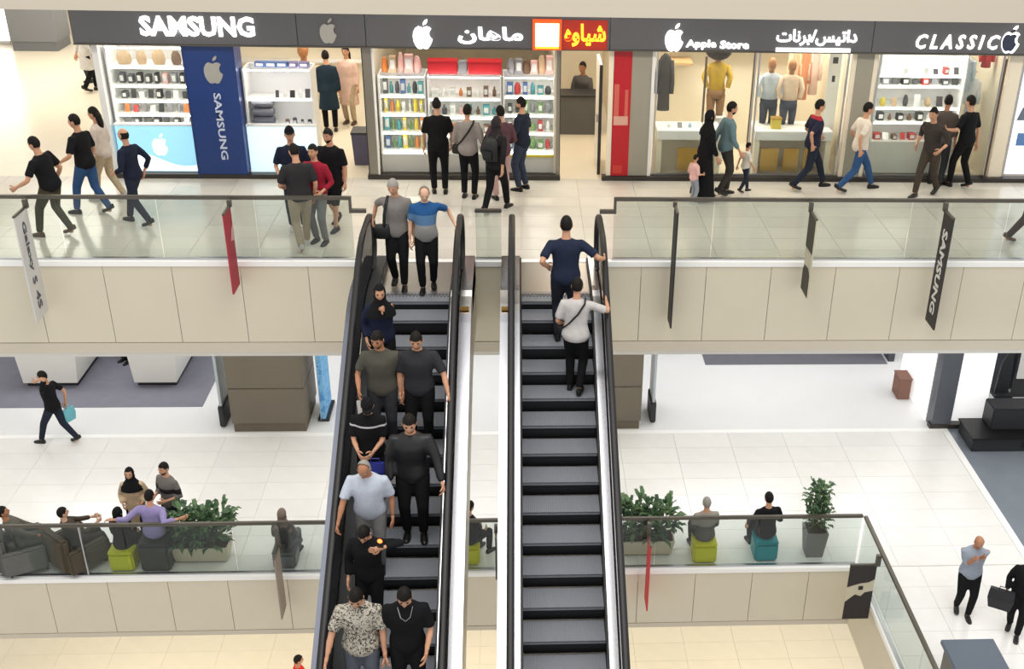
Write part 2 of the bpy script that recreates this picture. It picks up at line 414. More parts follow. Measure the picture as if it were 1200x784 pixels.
nt = M_STEP.node_tree; _tc = nt.nodes.new('ShaderNodeTexCoord'); _wv = nt.nodes.new('ShaderNodeTexWave'); _wv.inputs['Scale'].default_value = 16
_bp = nt.nodes.new('ShaderNodeBump'); _bp.inputs['Strength'].default_value = .35; _bp.inputs['Distance'].default_value = .01
nt.links.new(_tc.outputs['Object'], _wv.inputs['Vector']); nt.links.new(_wv.outputs['Fac'], _bp.inputs['Height']); nt.links.new(_bp.outputs['Normal'], nt.nodes['Principled BSDF'].inputs['Normal'])
M_RISER = mat('dark_riser', (34, 35, 38), .6, .2)
M_DECK = mat('silver_deck', (205, 206, 212), .22, 1.)
M_DECK2 = mat('grey_blue_deck', (106, 110, 122), .4, .8)
M_CLAD = mat('escalator_cladding', (196, 190, 176), .35, .4)
Y0 = 14.45
M_GOLDEN = mat('golden_metal', (206, 160, 84), .3, .8)
Z0 = A - (15.1 - Y0) * TAN
def step_top(k): return Z0 - .2165 * k
tread_me = None
def escalator(label, xa, xb, wl, wr, gl=.145, gr=.145, dl=None, dr=None, il=None):
    global tread_me
    t = thing('escalator', label, 'escalator', (0, 0, 0), group=None)
    w = xb - xa
    if tread_me is None:
        bm = bmesh.new(); box(bm, 0, w, 0, .38, -.045, 0); box(bm, 0, w, .0, .012, -.02, .002)
        bmesh.ops.recalc_face_normals(bm, faces=bm.faces); me = bpy.data.meshes.new('tread'); bm.to_mesh(me); bm.free(); me.materials.append(M_STEP)
        bm = bmesh.new(); prism(bm, [(.02, -.045), (.03, -.12), (.06, -.24), (.38, -.24), (.38, -.045)], 0, 0, w)
        bmesh.ops.recalc_face_normals(bm, faces=bm.faces); mr = bpy.data.meshes.new('riser'); bm.to_mesh(mr); bm.free(); mr.materials.append(M_RISER)
        tread_me = (me, mr)
    def stp(y, z):
        s = link('step', tread_me[0], M_STEP, t, (xa, y, z)); link('riser', tread_me[1], M_RISER, s)
    stp(15.2, A - .012); stp(14.825, A - .14)
    for k in range(0, 25): stp(Y0 - .375 * k, max(step_top(k), B - .01))
    for sgn, xe, wd, go, dm, im in ((-1, xa, wl, gl, dl, il), (1, xb, wr, gr, dr, None)):
        def sx(a, b): return (min(xe + sgn * a, xe + sgn * b), max(xe + sgn * a, xe + sgn * b))
        obj('skirt', sweep(*sx(.004, .03), -.32, .09), M_BLACK, t)
        obj('inner_deck', sweep(*sx(.03, go - .02), .07, .12), im or M_DECK, t)
        obj('outer_deck', sweep(*sx(go + .02, go + .02 + wd), .06, .12), dm or M_DECK, t)
        obj('side_cladding', sweep(*sx(go + wd, go + .02 + wd), -1.0, .06), M_CLAD, t)
        # balustrade glass with a rounded newel
        top = [(y, z + .93) for y, z in PATH[1:-1]]; bot = [(y, z + .1) for y, z in PATH[1:-1]]
        arc = [(16.1 + .4 * math.sin(a), A + .53 + .4 * math.cos(a)) for a in [math.pi * q / 8 for q in range(9)]]
        yb = PATH[-2][0]
        arcb = [(yb - .45 - .4 * math.sin(a), B + .53 - .4 * math.cos(a)) for a in [math.pi * q / 8 for q in range(9)]]
        poly = arc + [(15.9, A + .1)] + bot + arcb + top[::-1]
        bm = bmesh.new(); prism(bm, poly, 0, *sx(go - .006, go + .006)); obj('balustrade_glass', bm, M_ESCGLASS, t)
        rail = [(16.1, A + .11), ] + [(16.1 + .44 * math.sin(a), A + .53 - .44 * math.cos(a)) for a in [math.pi * q / 10 for q in range(1, 11)]] + [(y, z + .97) for y, z in PATH[1:-1]] + \
               [(yb - .45 - .44 * math.sin(a), B + .53 + .44 * math.cos(a)) for a in [math.pi * q / 10 for q in range(11)]]
        bm = bmesh.new(); xm = xe + sgn * go
        tube(bm, [(xm, y, z) for y, z in rail], .046, 10, ref=(1, 0, 0), flat=.6); obj('handrail', bm, M_BLACK, t, smooth=True)
    if gl > .15: obj('golden_spot', bx(xb + gr + .03, xb + gr + .16, 14.86, 14.93, A + .0, A + .035), M_GOLDEN, t)  # small golden spot on the outer deck beside the gap
    else: obj('golden_spot', bx(xa - gl - .15, xa - gl - .03, 14.86, 14.93, A + .0, A + .035), M_GOLDEN, t)
    obj('truss_bottom', sweep(xa - wl - .14, xb + wr + .14, -1.02, -.98), M_CLAD, t)
    obj('landing_plate', bx(xa - .03, xb + .03, 15.42, 16.66, A - .04, A + .004), mat('steel_landing_plate', (176, 172, 166), .3, .8), t)
    bm = bmesh.new()
    for i in range(20): box(bm, xa + .02 + i * w / 20, xa + .035 + i * w / 20, 15.36, 15.44, A - .02, A + .01)
    box(bm, xa, xb, 15.42, 15.5, A, A + .012)
    obj('comb', bm, mat('comb_metal', (150, 150, 154), .35, .8), t)
    obj('landing_side', bx(xa - wl - gl - .02, xa - gl - .02, 15.4, 16.66, A - .3, A + .1), M_DECK, t)
    obj('landing_side', bx(xb + gr + .02, xb + wr + gr + .02, 15.4, 16.66, A - .3, A + .1), M_DECK, t)
    return t
escalator('descending escalator on the left crowded with people', -2.09, -1.07, .22, .17, gl=.2, dl=M_DECK2, il=M_DKGREY)
escalator('ascending escalator on the right with mostly empty steps', 0., 1.02, .15, .05, gr=.16, dr=M_BLACK)
# ================================================================= SHOP FRONTS
M_WARMWALL = mat('warm_shop_wall', (245, 235, 214), .6)
M_CASE = mat('white_case', (240, 240, 240), .35)
M_PILLAR = mat('grey_stone_pillar', (160, 156, 142), .5, noise=.06, nscale=3)
M_LED = mat('led_strip_light', (255, 248, 236), .5, emit=9)
M_WOOD = mat('pale_wood', (206, 170, 120), .5, noise=.15, nscale=6)
def lampbox(name, loc, sx, sy, p, col=(1, .94, .84)): return area(name, loc, sx, sy, p, col)
for (x, y, sx, sy, p) in ((-6.8, 21.4, 1.3, .5, 14), (-4.6, 22.4, 1.2, 1.2, 26), (-3.4, 24.6, 1.0, 2.5, 40), (-1., 21.3, 3.2, .5, 24), (1.2, 23., .7, 3., 40), (3.4, 21.7, 1.7, 1., 34), (5.3, 21.8, 1.5, 1., 34), (7.9, 21.6, 2.2, .7, 36), (-11, 28, 4, 6, 160)):
    lampbox('shop_lamp', (x, y, -3.3), sx, sy, p * 1.4)
struct('wall_back', bx(-20, 12, 27.2, 27.4, A, -3.13) if 0 else bx(-7.6, 12, 27.2, 27.4, A, -3.13), M_WARMWALL, 'cream back wall of the shops')
struct('wall_left', bx(-7.66, -7.55, 20.8, 27.2, A, -3.13), M_CASE, 'white side wall at the left end of the shop row')
struct('wall_back', bx(-20, -7.6, 38, 38.2, A, -3.13), M_WARMWALL, 'cream far wall of the hall')
for x0, x1, lab in ((-2.86, -2.72, 'wall between the phone shop doorway and the glass cabinets'), (.62, .68, 'wall beside the cabinet shop door'), (1.95, 2.4, 'pillar wall behind the red panel'), (6.14, 6.62, 'pillar wall between the two right hand shops'), (9.1, 9.35, 'pillar wall at the right end')):
    struct('wall_inner', bx(x0, x1, 20.86, 27.2, A, -3.13), M_WARMWALL, lab)
for i, (x0, x1) in enumerate(((-7.66, -3.8), (-2.9, .74), (1.54, 6.62), (6.62, 9.1), (9.1, 11.5))):
    struct('baseboard_front', bx(x0, x1, 20.7, 20.86, A, A + .085), M_PLINTH, 'dark plinth under the shop fronts')
# sign band
sb = thing('sign_band', 'long grey sign band above all the shop fronts', 'shop sign', (0, 20.6, -3.95))
for x0, x1 in ((-7.85, -3.95), (-3.95, -2.75), (-2.75, 1.6), (1.6, 6.4), (6.4, 11.5)):
    obj('panel', bx(x0 + .006, x1 - .006, -.06, .2, -.52, .75), M_BAND, sb)
obj('bottom_edge', bx(-7.85, 11.5, -.07, .2, -.55, -.525), M_DARKSTEEL, sb)
def sign(lab, name, body, x0, x1, z0, z1, m=None, y=20.53, **k):
    o = lettering(name, body, x1 - x0, z1 - z0, m or M_LAMPWHITE, ((x0 + x1) / 2, y, (z0 + z1) / 2), (90, 0, 0), **k)
    return tag(o, lab, 'lettering')
def depth_fix(o, d=.03):
    zs = [v.co.z for v in o.data.vertices]; s = d / max(1e-6, max(zs) - min(zs))
    for v in o.data.vertices: v.co.z *= s
    return o
depth_fix(sign('lit white word SAMSUNG on the sign band at left', 'sign_letters', 'SAMSUNG', -6.66, -4.68, -4.33, -3.98, bold=.035))
depth_fix(sign('lit white Persian lettering left of the red sign', 'sign_letters', '\uFEE5\uFE8E\uFEEB\uFE8E\uFEE3', -1.12, .04, -4.4, -4.1, bold=.03))
depth_fix(sign('small lit white word Apple beside the large apple emblem', 'sign_letters', 'Apple', 2.98, 3.53, -4.45, -4.28, bold=.03))
depth_fix(sign('small lit white word Store right of the word Apple', 'sign_letters', 'Store', 3.6, 4.13, -4.43, -4.29, bold=.03))
depth_fix(sign('lit white Persian lettering above the mannequin window', 'sign_letters', '\uFE95\uFE8E\uFEE7\uFEAE\uFE91/\uFEB2\uFBFF\uFE97\uFE8D\uFEA9', 4.62, 6.1, -4.36, -4.07, bold=.02))
o = obj('sign_underline', bx(4.63, 6.0, 20.51, 20.54, -4.47, -4.405), M_LAMPWHITE); tag(o, 'lit white bar under the Persian lettering', 'light bar')
depth_fix(sign('lit white word CLASSIC in slanted letters on the sign band', 'sign_letters', 'CLASSIC', 7.2, 8.75, -4.39, -4.13, bold=.02, shear=.2, spacing=1.5))
def apple(lab, x, z, h, m, y=20.53):
    o = obj('apple_emblem', apple_bm(h), m, None, (x, y, z)); return tag(o, lab, 'emblem')
apple('unlit grey apple emblem on the sign band above the doorway', -3.4, -4.2, .44, mat('grey_emblem', (170, 168, 164), .4))
apple('lit white apple emblem left of the Persian lettering', -1.74, -4.24, .52, M_LAMPWHITE)
apple('large lit white apple emblem beside the small Apple Store letters', 2.76, -4.24, .5, M_LAMPWHITE)
t = thing('apple_emblem', 'dark apple emblem with white outline after the word CLASSIC', 'emblem', (8.96, 20.53, -4.2))
obj('outline', apple_bm(.5), M_LAMPWHITE, t); b_ = apple_bm(.4, .03); o = obj('face', b_, mat('navy_emblem', (44, 52, 76), .4), t); o.location = (-.03, -.012, -.01)
t = thing('light_box', 'glowing orange box sign beside the red Persian lettering', 'shop sign', (.47, 20.53, -4.22))
obj('frame', bx(-.26, .26, -.03, .0, -.27, .27), mat('red_glow', (214, 70, 20), .5, emit=.8), t)
obj('panel', bx(-.21, .21, -.05, -.03, -.2, .2), mat('white_hot', (255, 240, 190), .5, emit=2.2), t)
obj('bottom_bar', bx(-.21, .21, -.052, -.03, -.24, -.2), mat('amber', (255, 176, 40), .5, emit=1.2), t)
t = thing('light_box', 'red board carrying yellow Persian lettering', 'shop sign', (1.13, 20.54, -4.22))
obj('board', bx(-.38, .42, -.02, .0, -.26, .26), mat('red_board', (158, 36, 18), .5, emit=.25), t)
o = lettering('letters', '\uFEE9\uFEED\uFE8E\uFBFF\uFEB7', .74, .4, mat('yellow_lit', (255, 190, 40), .5, emit=1.3), (0.02, -.03, 0), (90, 0, 0), t, bold=.03); depth_fix(o)

# ---- display helpers
ORD = ['first', 'second', 'third', 'fourth', 'fifth', 'sixth', 'seventh', 'eighth', 'ninth', 'tenth', 'eleventh', 'twelfth']
CN = {'black': (30, 30, 34), 'dark grey': (70, 70, 76), 'red': (190, 40, 44), 'blue': (60, 96, 160), 'teal': (70, 150, 160), 'yellow': (222, 200, 70), 'orange': (216, 128, 60), 'white': (236, 236, 236), 'green': (110, 150, 90), 'beige': (200, 170, 136), 'brown': (112, 84, 64), 'pink': (226, 178, 172), 'purple': (98, 92, 150), 'grey': (140, 140, 146), 'pale blue': (168, 198, 220)}
IM = {}
def item_mesh(kind, col, sx, h):
    k = (kind, col, round(sx, 2), round(h, 2))
    if k in IM: return IM[k]
    bm = bmesh.new(); d = .07
    if kind == 'box':
        box(bm, -sx / 2, sx / 2, -d, d, 0, h); box(bm, -sx * .34, sx * .34, -d - .006, -d, h * .25, h * .8, 1)
    elif kind == 'phone':
        prism(bm, [(-.05, 0), (-.035, 0), (.02, h), (.005, h)], 0, -sx / 2, sx / 2); box(bm, -sx * .2, sx * .2, -.02, .06, 0, .02, 1)
    elif kind == 'bag':
        skin_rings(bm, [ring(bm, (0, 0, z), (a * sx, 0, 0), (0, d * b, 0), 10) for z, a, b in ((0, .4, .8), (h * .3, .52, 1.1), (h * .7, .46, .9), (h, .25, .5))])
    elif kind == 'bottle':
        skin_rings(bm, [ring(bm, (0, 0, z), (a * sx, 0, 0), (0, a * sx, 0), 10) for z, a in ((0, .38), (h * .6, .4), (h * .75, .18), (h, .16))])
    elif kind == 'speaker':
        skin_rings(bm, [ring(bm, (0, 0, z), (a * sx, 0, 0), (0, a * sx, 0), 12) for z, a in ((0, .4), (h * .1, .48), (h * .9, .44), (h, .34))]); box(bm, -sx * .3, sx * .3, -sx * .5, -sx * .3, h * .3, h * .7, 1)
    bmesh.ops.recalc_face_normals(bm, faces=bm.faces)
    me = bpy.data.meshes.new(kind); bm.to_mesh(me); bm.free()
    me.materials.append(mat('goods_' + col.replace(' ', '_'), CN[col], .5)); me.materials.append(mat('goods_face', (214, 214, 214) if col != 'white' else (90, 90, 96), .4))
    IM[k] = me; return me
NAME = {'box': 'boxed_item', 'phone': 'phone_on_stand', 'bag': 'soft_bag', 'bottle': 'bottle', 'speaker': 'small_speaker'}
def row(where, x0, x1, y, z, n, kinds, cols, h=.16, wf=.62):
    for i in range(n):
        k = kinds[i % len(kinds)]; c = random.choice(cols); s = (x1 - x0) / n
        sx = s * wf * random.uniform(.75, 1.1); hh = h * random.uniform(.75, 1.1)
        sx = round(sx / .03) * .03; hh = round(hh / .03) * .03
        o = bpy.data.objects.new(NAME[k], item_mesh(k, c, sx, hh)); COL.objects.link(o)
        o.location = (x0 + s * (i + .5), y, z + .001)
        tag(o, f"{c} {NAME[k].replace('_', ' ')}, {ORD[i]} from left on {where}", NAME[k].split('_')[-1] if k != 'phone' else 'phone', 'goods on ' + where)
def case(label, x0, x1, y0, y1, shelves, base_h, basem=None, glass=True, ztop=-4.62, back=None):
    t = thing('display_case', label, 'display case', ((x0 + x1) / 2, (y0 + y1) / 2, A + .09)); hx, hy = (x1 - x0) / 2, (y1 - y0) / 2; zt = ztop - A - .09
    obj('base', bx(-hx, hx, -hy, hy, 0, base_h - .09), basem or M_CASE, t)
    obj('back_panel', bx(-hx, hx, hy - .03, hy, base_h - .09, zt), back or M_CASE, t)
    for s in (-1, 1): obj('side_panel', bx(min(s * hx, s * (hx - .03)), max(s * hx, s * (hx - .03)), -hy, hy - .03, base_h - .09, zt), M_CASE, t)
    for z in shelves: obj('shelf', bx(-hx + .03, hx - .03, -hy + .06, hy - .03, z - A - .09 - .025, z - A - .09), M_CASE, t)
    for z in list(shelves) + [ztop]: obj('led_strip', bx(-hx + .04, hx - .04, -hy + .03, -hy + .06, z - A - .09 - .035, z - A - .09 - .02), M_LED, t)
    if glass: obj('glass_pane', bx(-hx + .03, hx - .03, -hy, -hy + .012, base_h - .09, zt), M_SHOPGLASS, t)
    return t
# ---- shop with the blue pillar
case('lit white phone case left of the blue pillar', -7.5, -6.08, 20.95, 21.6, (-4.98, -5.32, -5.6, -5.86), .96)
row('top shelf of the left phone case', -7.4, -6.15, 21.2, -4.98, 4, ['bag'], ['beige', 'brown', 'beige', 'grey'], .26, .8)
row('second shelf of the left phone case', -7.4, -6.15, 21.2, -5.32, 8, ['box'], ['dark grey', 'black', 'pink', 'blue', 'grey'], .18)
row('third shelf of the left phone case', -7.4, -6.15, 21.2, -5.6, 8, ['box', 'phone'], ['black', 'dark grey', 'black', 'white'], .14)
row('fourth shelf of the left phone case', -7.4, -6.15, 21.2, -5.86, 8, ['phone'], ['grey', 'red', 'white', 'black', 'orange'], .15)
row('counter top of the left phone case', -7.4, -6.15, 21.1, -6.04, 7, ['phone', 'box'], ['black', 'dark grey', 'white'], .1)
M_BLUELIT = mat('backlit_pale_blue', (150, 208, 232), .4, emit=.5)
M_WHITELIT = mat('backlit_white', (244, 250, 252), .4, emit=.6)
def litcounter(label, x0, x1, m, waves=True):
    t = thing('lit_counter', label, 'counter', ((x0 + x1) / 2, 20.88, A + .09)); hx = (x1 - x0) / 2
    obj('panel', bx(-hx, hx, -.03, .05, 0, .88), m, t)
    if waves:
        pts = [(-hx + .01, .01)] + [(-hx + .01 + (2 * hx - .02) * q / 10, .3 + .1 * math.sin(q * .55 + .3) - .012 * q) for q in range(11)] + [(hx - .01, .01)]
        bm = bmesh.new(); prism(bm, pts, 1, -.036, -.03); obj('white_wave', bm, M_WHITELIT, t)
        o = obj('apple_mark', apple_bm(.42, .008), M_WHITELIT, t); o.location = (.05, -.03, .52)
    obj('top', bx(-hx - .01, hx + .01, -.05, .08, .88, .91), M_CASE, t); return t
litcounter('backlit pale blue counter with a white wave, left of the blue pillar', -7.5, -6.05, M_BLUELIT)
litcounter('backlit white blue counter front right of the blue pillar', -5.1, -3.83, mat('backlit_ice', (206, 232, 242), .4, emit=.55), False)
t = thing('blue_pillar', 'navy blue pillar with a grey apple and a vertical word', 'pillar', (-5.58, 20.95, A))
obj('face', bx(-.45, .45, -.25, .25, .09, 2.52), mat('navy_panel', (26, 58, 124), .35, noise=.15, nscale=2), t)
obj('edge', bx(-.47, -.45, -.26, .25, .0, 2.52), M_BLUELIT if 0 else mat('navy_edge', (40, 62, 110), .4), t)
o = obj('apple_mark', apple_bm(.5, .015), mat('grey_emblem', (170, 168, 164)), t); o.location = (.05, -.25, 2.05)
o = lettering('letters', 'SAMSUNG', 1.25, .13, mat('pale_letter', (206, 216, 236), .5), (.06, -.255, 1.0), (90, 90, 0), t, bold=.02); depth_fix(o, .01)
t = case('bright open shelf wall right of the blue pillar', -5.1, -3.85, 20.97, 21.5, (-5.55,), .92, glass=False, ztop=-5.0, back=M_CASE)
row('top shelf right of the blue pillar', -4.9, -3.9, 21.2, -5.0, 5, ['box'], ['purple', 'purple', 'white', 'blue'], .1, .9)
row('middle shelf right of the blue pillar', -4.6, -3.9, 21.15, -5.55, 5, ['phone', 'bottle'], ['black', 'dark grey', 'white'], .14)
row('counter right of the blue pillar', -4.45, -3.9, 21.1, -6.08, 4, ['speaker'], ['black', 'dark grey', 'brown'], .15, .7)
for k in range(3):
    bm = bmesh.new(); rs = [ring(bm, (x, 0, 0), (0, .12 * a, 0), (0, 0, .085 * a), 12) for x, a in ((-.2, .5), (-.17, .95), (.17, .95), (.2, .5))]
    skin_rings(bm, rs); o = obj('rolled_cushion', bm, mat('slate_cushion', (112, 114, 124), .8), None, (-4.82, 21.15, -5.995 + .165 * k), smooth=True)
    tag(o, ['bottom', 'middle', 'top'][k] + ' grey rolled cushion in the stack right of the blue pillar', 'cushion', 'grey rolled cushions')
t = thing('shelf_wall', 'cream shelf wall deep inside the open phone shop', 'shelf', (-5.6, 26.8, A))
obj('back', bx(-1.7, 2.6, .2, .3, 0, 2.9), M_WARMWALL, t)
for z in (.8, 1.3, 1.8, 2.3): obj('shelf', bx(-1.7, 2.6, -.1, .2, z, z + .03), M_CASE, t)
row('lower shelf deep inside the phone shop', -4.6, -3.1, 26.75, A + 1.33, 8, ['box', 'bag'], ['white', 'yellow', 'beige', 'blue'], .25, .7)
row('upper shelf deep inside the phone shop', -4.6, -3.1, 26.75, A + 1.83, 8, ['box', 'bag'], ['yellow', 'white', 'orange', 'beige'], .25, .7)
t = thing('waste_bin', 'dark purple grey bin at the doorway beside the glass cabinets', 'bin', (-3.12, 21.75, A))
bm = bmesh.new(); skin_rings(bm, [[bm.verts.new((sx * a, sy * a * 1.3, z)) for sx, sy in ((-1, -1), (1, -1), (1, 1), (-1, 1))] for z, a in ((0, .14), (.62, .17))]); obj('body', bm, mat('purple_grey', (84, 80, 104), .5), t); obj('lid', bx(-.18, .18, -.23, .23, .62, .66), M_DKGREY, t)
# ---- glass cabinet shop
t = thing('steel_pillar', 'slim steel pillar between the doorway and the glass cabinets', 'pillar', (-2.77, 20.85, A))
obj('shaft', bx(-.09, .07, -.12, .02, .09, 2.5), mat('dull_steel', (150, 144, 134), .4, .5), t); obj('strip', bx(.07, .1, -.13, .0, .09, 2.5), M_CASE, t); obj('seal', bx(-.11, -.09, -.11, .02, .09, 2.5), M_DKGREY, t)
lo = mat('pale_grey_base', (206, 206, 200), .4)
case('first glass cabinet from left, full of coloured packs', -2.64, -1.76, 20.9, 21.5, (-6.5, -6.15, -5.8, -5.45), .44, lo, ztop=-5.08)
case('middle glass cabinet, with white lit shelves', -1.74, -.36, 20.9, 21.5, (-6.2, -5.85, -5.5), .44, lo, ztop=-5.08)
case('third glass cabinet, beside the cabinet shop door', -.34, .64, 20.9, 21.5, (-6.5, -6.15, -5.8, -5.45), .44, lo, ztop=-5.08)
mix = ['teal', 'yellow', 'orange', 'green', 'white', 'blue', 'yellow']
for nm, z in (('bottom', -6.5), ('second', -6.15), ('third', -5.8), ('top', -5.45)):
    row(nm + ' shelf of the first glass cabinet', -2.58, -1.82, 21.15, z, 7, ['box', 'bottle', 'bag'], mix if nm != 'top' else ['black', 'teal', 'blue', 'dark grey'], .24, .85)
    row(nm + ' shelf of the third glass cabinet', -.28, .58, 21.15, z, 6, ['box', 'bag'], ['grey', 'red', 'blue', 'teal', 'white', 'dark grey', 'green'], .2, .75)
for nm, z in (('lower', -6.2), ('middle', -5.85), ('top', -5.5)):
    row(nm + ' shelf of the middle glass cabinet', -1.68, -.42, 21.15, z, 8, ['box', 'bottle'], ['teal', 'brown', 'white', 'dark grey', 'pink', 'orange'], .18, .7)
for lab, x0, x1 in (('red sign box on top of the middle cabinet at its left', -1.72, -1.18), ('red sign box on top of the middle cabinet at its right', -.98, -.36)):
    t = thing('red_box', lab, 'sign box', ((x0 + x1) / 2, 21.2, -5.08)); h_ = (x1 - x0) / 2
    obj('body', bx(-h_, h_, -.14, .14, .0, .22, bev=.01), mat('crimson_box', (186, 28, 40), .4), t); obj('lid', bx(-h_ - .008, h_ + .008, -.15, .15, .22, .24), mat('crimson_box', (186, 28, 40)), t)
row('top of the first glass cabinet', -2.6, -1.85, 21.2, -5.08, 5, ['bag', 'box'], ['white', 'beige', 'orange', 'pink'], .35, .95)
row('top of the third glass cabinet', -.25, .6, 21.2, -5.08, 6, ['bag', 'box'], ['brown', 'grey', 'pink', 'beige', 'dark grey'], .32, .95)
o = obj('grey_case', bx(-1.16, -1.0, 21.1, 21.3, -5.08, -4.86, bev=.01), mat('goods_grey', CN['grey'])); tag(o, 'grey case between the two red sign boxes', 'case')
o = obj('yellow_strip', bx(-.3, .62, 20.87, 20.9, -6.6, -6.55), mat('goods_yellow', CN['yellow'])); tag(o, 'yellow strip along the front of the third glass cabinet', 'strip')
t = thing('steel_pillar', 'slim grey door post right of the third glass cabinet', 'pillar', (.69, 20.84, A)); obj('shaft', bx(-.03, .03, -.06, .02, 0, 2.5), mat('dull_steel', (150, 144, 134)), t); obj('strip', bx(.03, .045, -.05, .01, 0, 2.5), M_DKGREY, t)
t = thing('desk', 'dark grey desk inside the cabinet shop door', 'desk', (1.22, 23.8, A))
obj('front', bx(-.42, .42, -.03, .03, 0, .82), mat('slate_desk', (92, 92, 92), .5), t); obj('top', bx(-.46, .46, -.08, .5, .82, .86), M_DKGREY, t); obj('side', bx(.38, .42, .03, .48, 0, .82), M_DKGREY, t)
t = thing('office_chair', 'dark office chair behind the desk in the cabinet shop', 'chair', (1.35, 24.5, A))
obj('seat', bx(-.24, .24, -.22, .24, .42, .5, bev=.03), M_DKGREY, t); obj('backrest', bx(-.22, .22, .2, .26, .5, 1.0, bev=.03), M_DKGREY, t); obj('pedestal', bx(-.04, .04, -.04, .04, .05, .42), M_DARKSTEEL, t); obj('foot', bx(-.25, .25, -.04, .04, 0, .05), M_DARKSTEEL, t)
t = thing('door_leaf', 'white door leaf standing open beside the red panel', 'door', (1.5, 21.1, A)); obj('leaf', bx(-.025, .025, 0, 1.0, .02, 2.1), M_CASE, t); obj('handle', bx(-.06, -.025, .1, .14, 1.0, 1.15), M_STEEL, t); obj('edge', bx(-.03, .03, -.03, 0, .0, 2.12), M_DKGREY, t)
row('high shelf inside the cabinet shop door', .8, 1.5, 23.4, -4.72, 4, ['bag'], ['dark grey', 'brown', 'black', 'green'], .36, .9)
o = obj('wall_shelf', bx(.75, 1.54, 23.2, 23.6, -4.75, -4.72), M_CASE); tag(o, 'white wall shelf high inside the cabinet shop door', 'shelf')
# ---- red panel and pillar
t = thing('column_banner', 'tall red panel with pale figures on the grey pillar', 'panel', (1.87, 20.8, A))
obj('board', bx(-.16, .17, -.06, .05, .09, 2.5), mat('crimson_panel', (190, 22, 36), .4), t)
pr_ = mat('pale_red_print', (214, 104, 90), .5)
obj('print', bx(-.14, -.05, -.064, -.06, 1.25, 1.85), pr_, t); obj('print', bx(.06, .12, -.064, -.06, 1.25, 1.75), pr_, t)
obj('pale_print', bx(-.14, .13, -.066, -.06, 1.08, 1.25), mat('blush_print', (222, 170, 152), .5), t)
obj('print', bx(-.12, .05, -.064, -.06, .14, .3), mat('dull_red_print', (206, 60, 50), .5), t)
obj('cream_edge', bx(-.25, -.165, -.05, .05, .09, 2.5), M_WARMWALL, t)
t = thing('stone_pillar', 'grey stone pillar right of the red panel', 'pillar', (2.24, 20.83, A)); obj('shaft', bx(-.2, .17, -.08, .02, .09, 2.5), M_PILLAR, t); obj('strip', bx(.17, .23, -.1, .02, .09, 2.5), M_CASE, t)
t = thing('stone_pillar', 'cream stone pillar between the two right hand shops', 'pillar', (6.38, 20.83, A)); obj('shaft', bx(-.16, .16, -.1, .02, .09, 2.5), M_PILLAR, t)
for s in (-1, 1): obj('strip', bx(s * .2 - .04, s * .2 + .04, -.08, .02, .09, 2.5), M_WARMWALL, t)
# ---- mannequin window shop
def pane(label, x0, x1, z0=A + .09, z1=-4.5):
    t = thing('shop_window', label, 'window', (x0, 20.82, z0)); obj('glass_pane', bx(.03, x1 - x0 - .03, -.006, .006, .03, z1 - z0), M_SHOPGLASS, t)
    obj('frame', bx(0, x1 - x0, -.02, .02, 0, .03), M_STEEL, t)
    for a in (0, x1 - x0 - .03): obj('frame', bx(a, a + .03, -.02, .02, .03, z1 - z0), M_STEEL, t)
    return t
pane('glass pane left of the first dark pole in the mannequin window', 2.5, 4.36); pane('glass pane with the two mannequins behind it', 4.4, 6.1); pane('wide glass pane of the last shop window', 6.66, 9.06)
for lab, x, y, z0, z1 in (('short dark pole in the left half of the mannequin window', 3.5, 21.3, -6.08, -4.75), ('tall dark pole in the middle of the mannequin window', 4.36, 21.0, A, -4.6), ('brown wooden pole at the right end of the last window', 9.03, 20.7, -6.92, -4.6)):
    t = thing('pole', lab, 'pole', (x, y, z0)); bm = bmesh.new(); tube(bm, [(0, 0, .02), (0, 0, z1 - z0)], .022, 8); obj('shaft', bm, mat('dark_wood', (92, 70, 52), .5), t); obj('foot', bx(-.05, .05, -.05, .05, 0, .02), M_DKGREY, t)
def counter(label, x0, x1, y0, y1, panels):
    t = thing('display_counter', label, 'counter', ((x0 + x1) / 2, (y0 + y1) / 2, A + .0)); hx, hy = (x1 - x0) / 2, (y1 - y0) / 2
    obj('top', bx(-hx, hx, -hy, hy, .74, .92, bev=.01), M_CASE, t)
    for s in (-1, 1): obj('side', bx(min(s * hx, s * (hx - .1)), max(s * hx, s * (hx - .1)), -hy + .05, hy, 0, .74), M_WARMWALL, t)
    obj('back', bx(-hx + .1, hx - .1, hy - .06, hy, 0, .74), M_WARMWALL, t)
    for a, b in panels: obj('gold_panel', bx(a, b, -hy + .1, -hy + .14, .1, .55), mat('gold_panel', (204, 160, 60), .35, .4), t)
    return t
counter('white counter with one gold panel left of the tall pole', 2.6, 3.85, 20.95, 21.6, ((-.2, .25),))
counter('white counter with gold panels under the mannequins', 4.5, 6.0, 20.95, 21.7, ((-.6, -.25), (-.15, .15), (.25, .45)))
row('counter left of the tall pole', 2.75, 3.75, 21.2, A + .92, 5, ['bottle', 'phone'], ['white', 'grey', 'pale blue'], .1, .6)
t = thing('gold_box', 'small gold yellow gift box on the mannequin counter', 'box', (4.92, 21.2, A + .92)); obj('body', bx(-.09, .09, -.08, .08, 0, .18), mat('goods_yellow', CN['yellow']), t); obj('lid', bx(-.1, .1, -.09, .09, .18, .21), mat('gold_panel', (204, 160, 60)), t)
struct('wall_shop', bx(2.5, 6.14, 23.2, 23.3, A, -3.13), M_WARMWALL, 'cream back wall behind the mannequin window')
o = obj('wood_shelf', bx(2.9, 3.45, 22.6, 23.15, -5.22, -5.17), M_WOOD); tag(o, 'pale wood shelf on the wall left of the short pole', 'shelf')
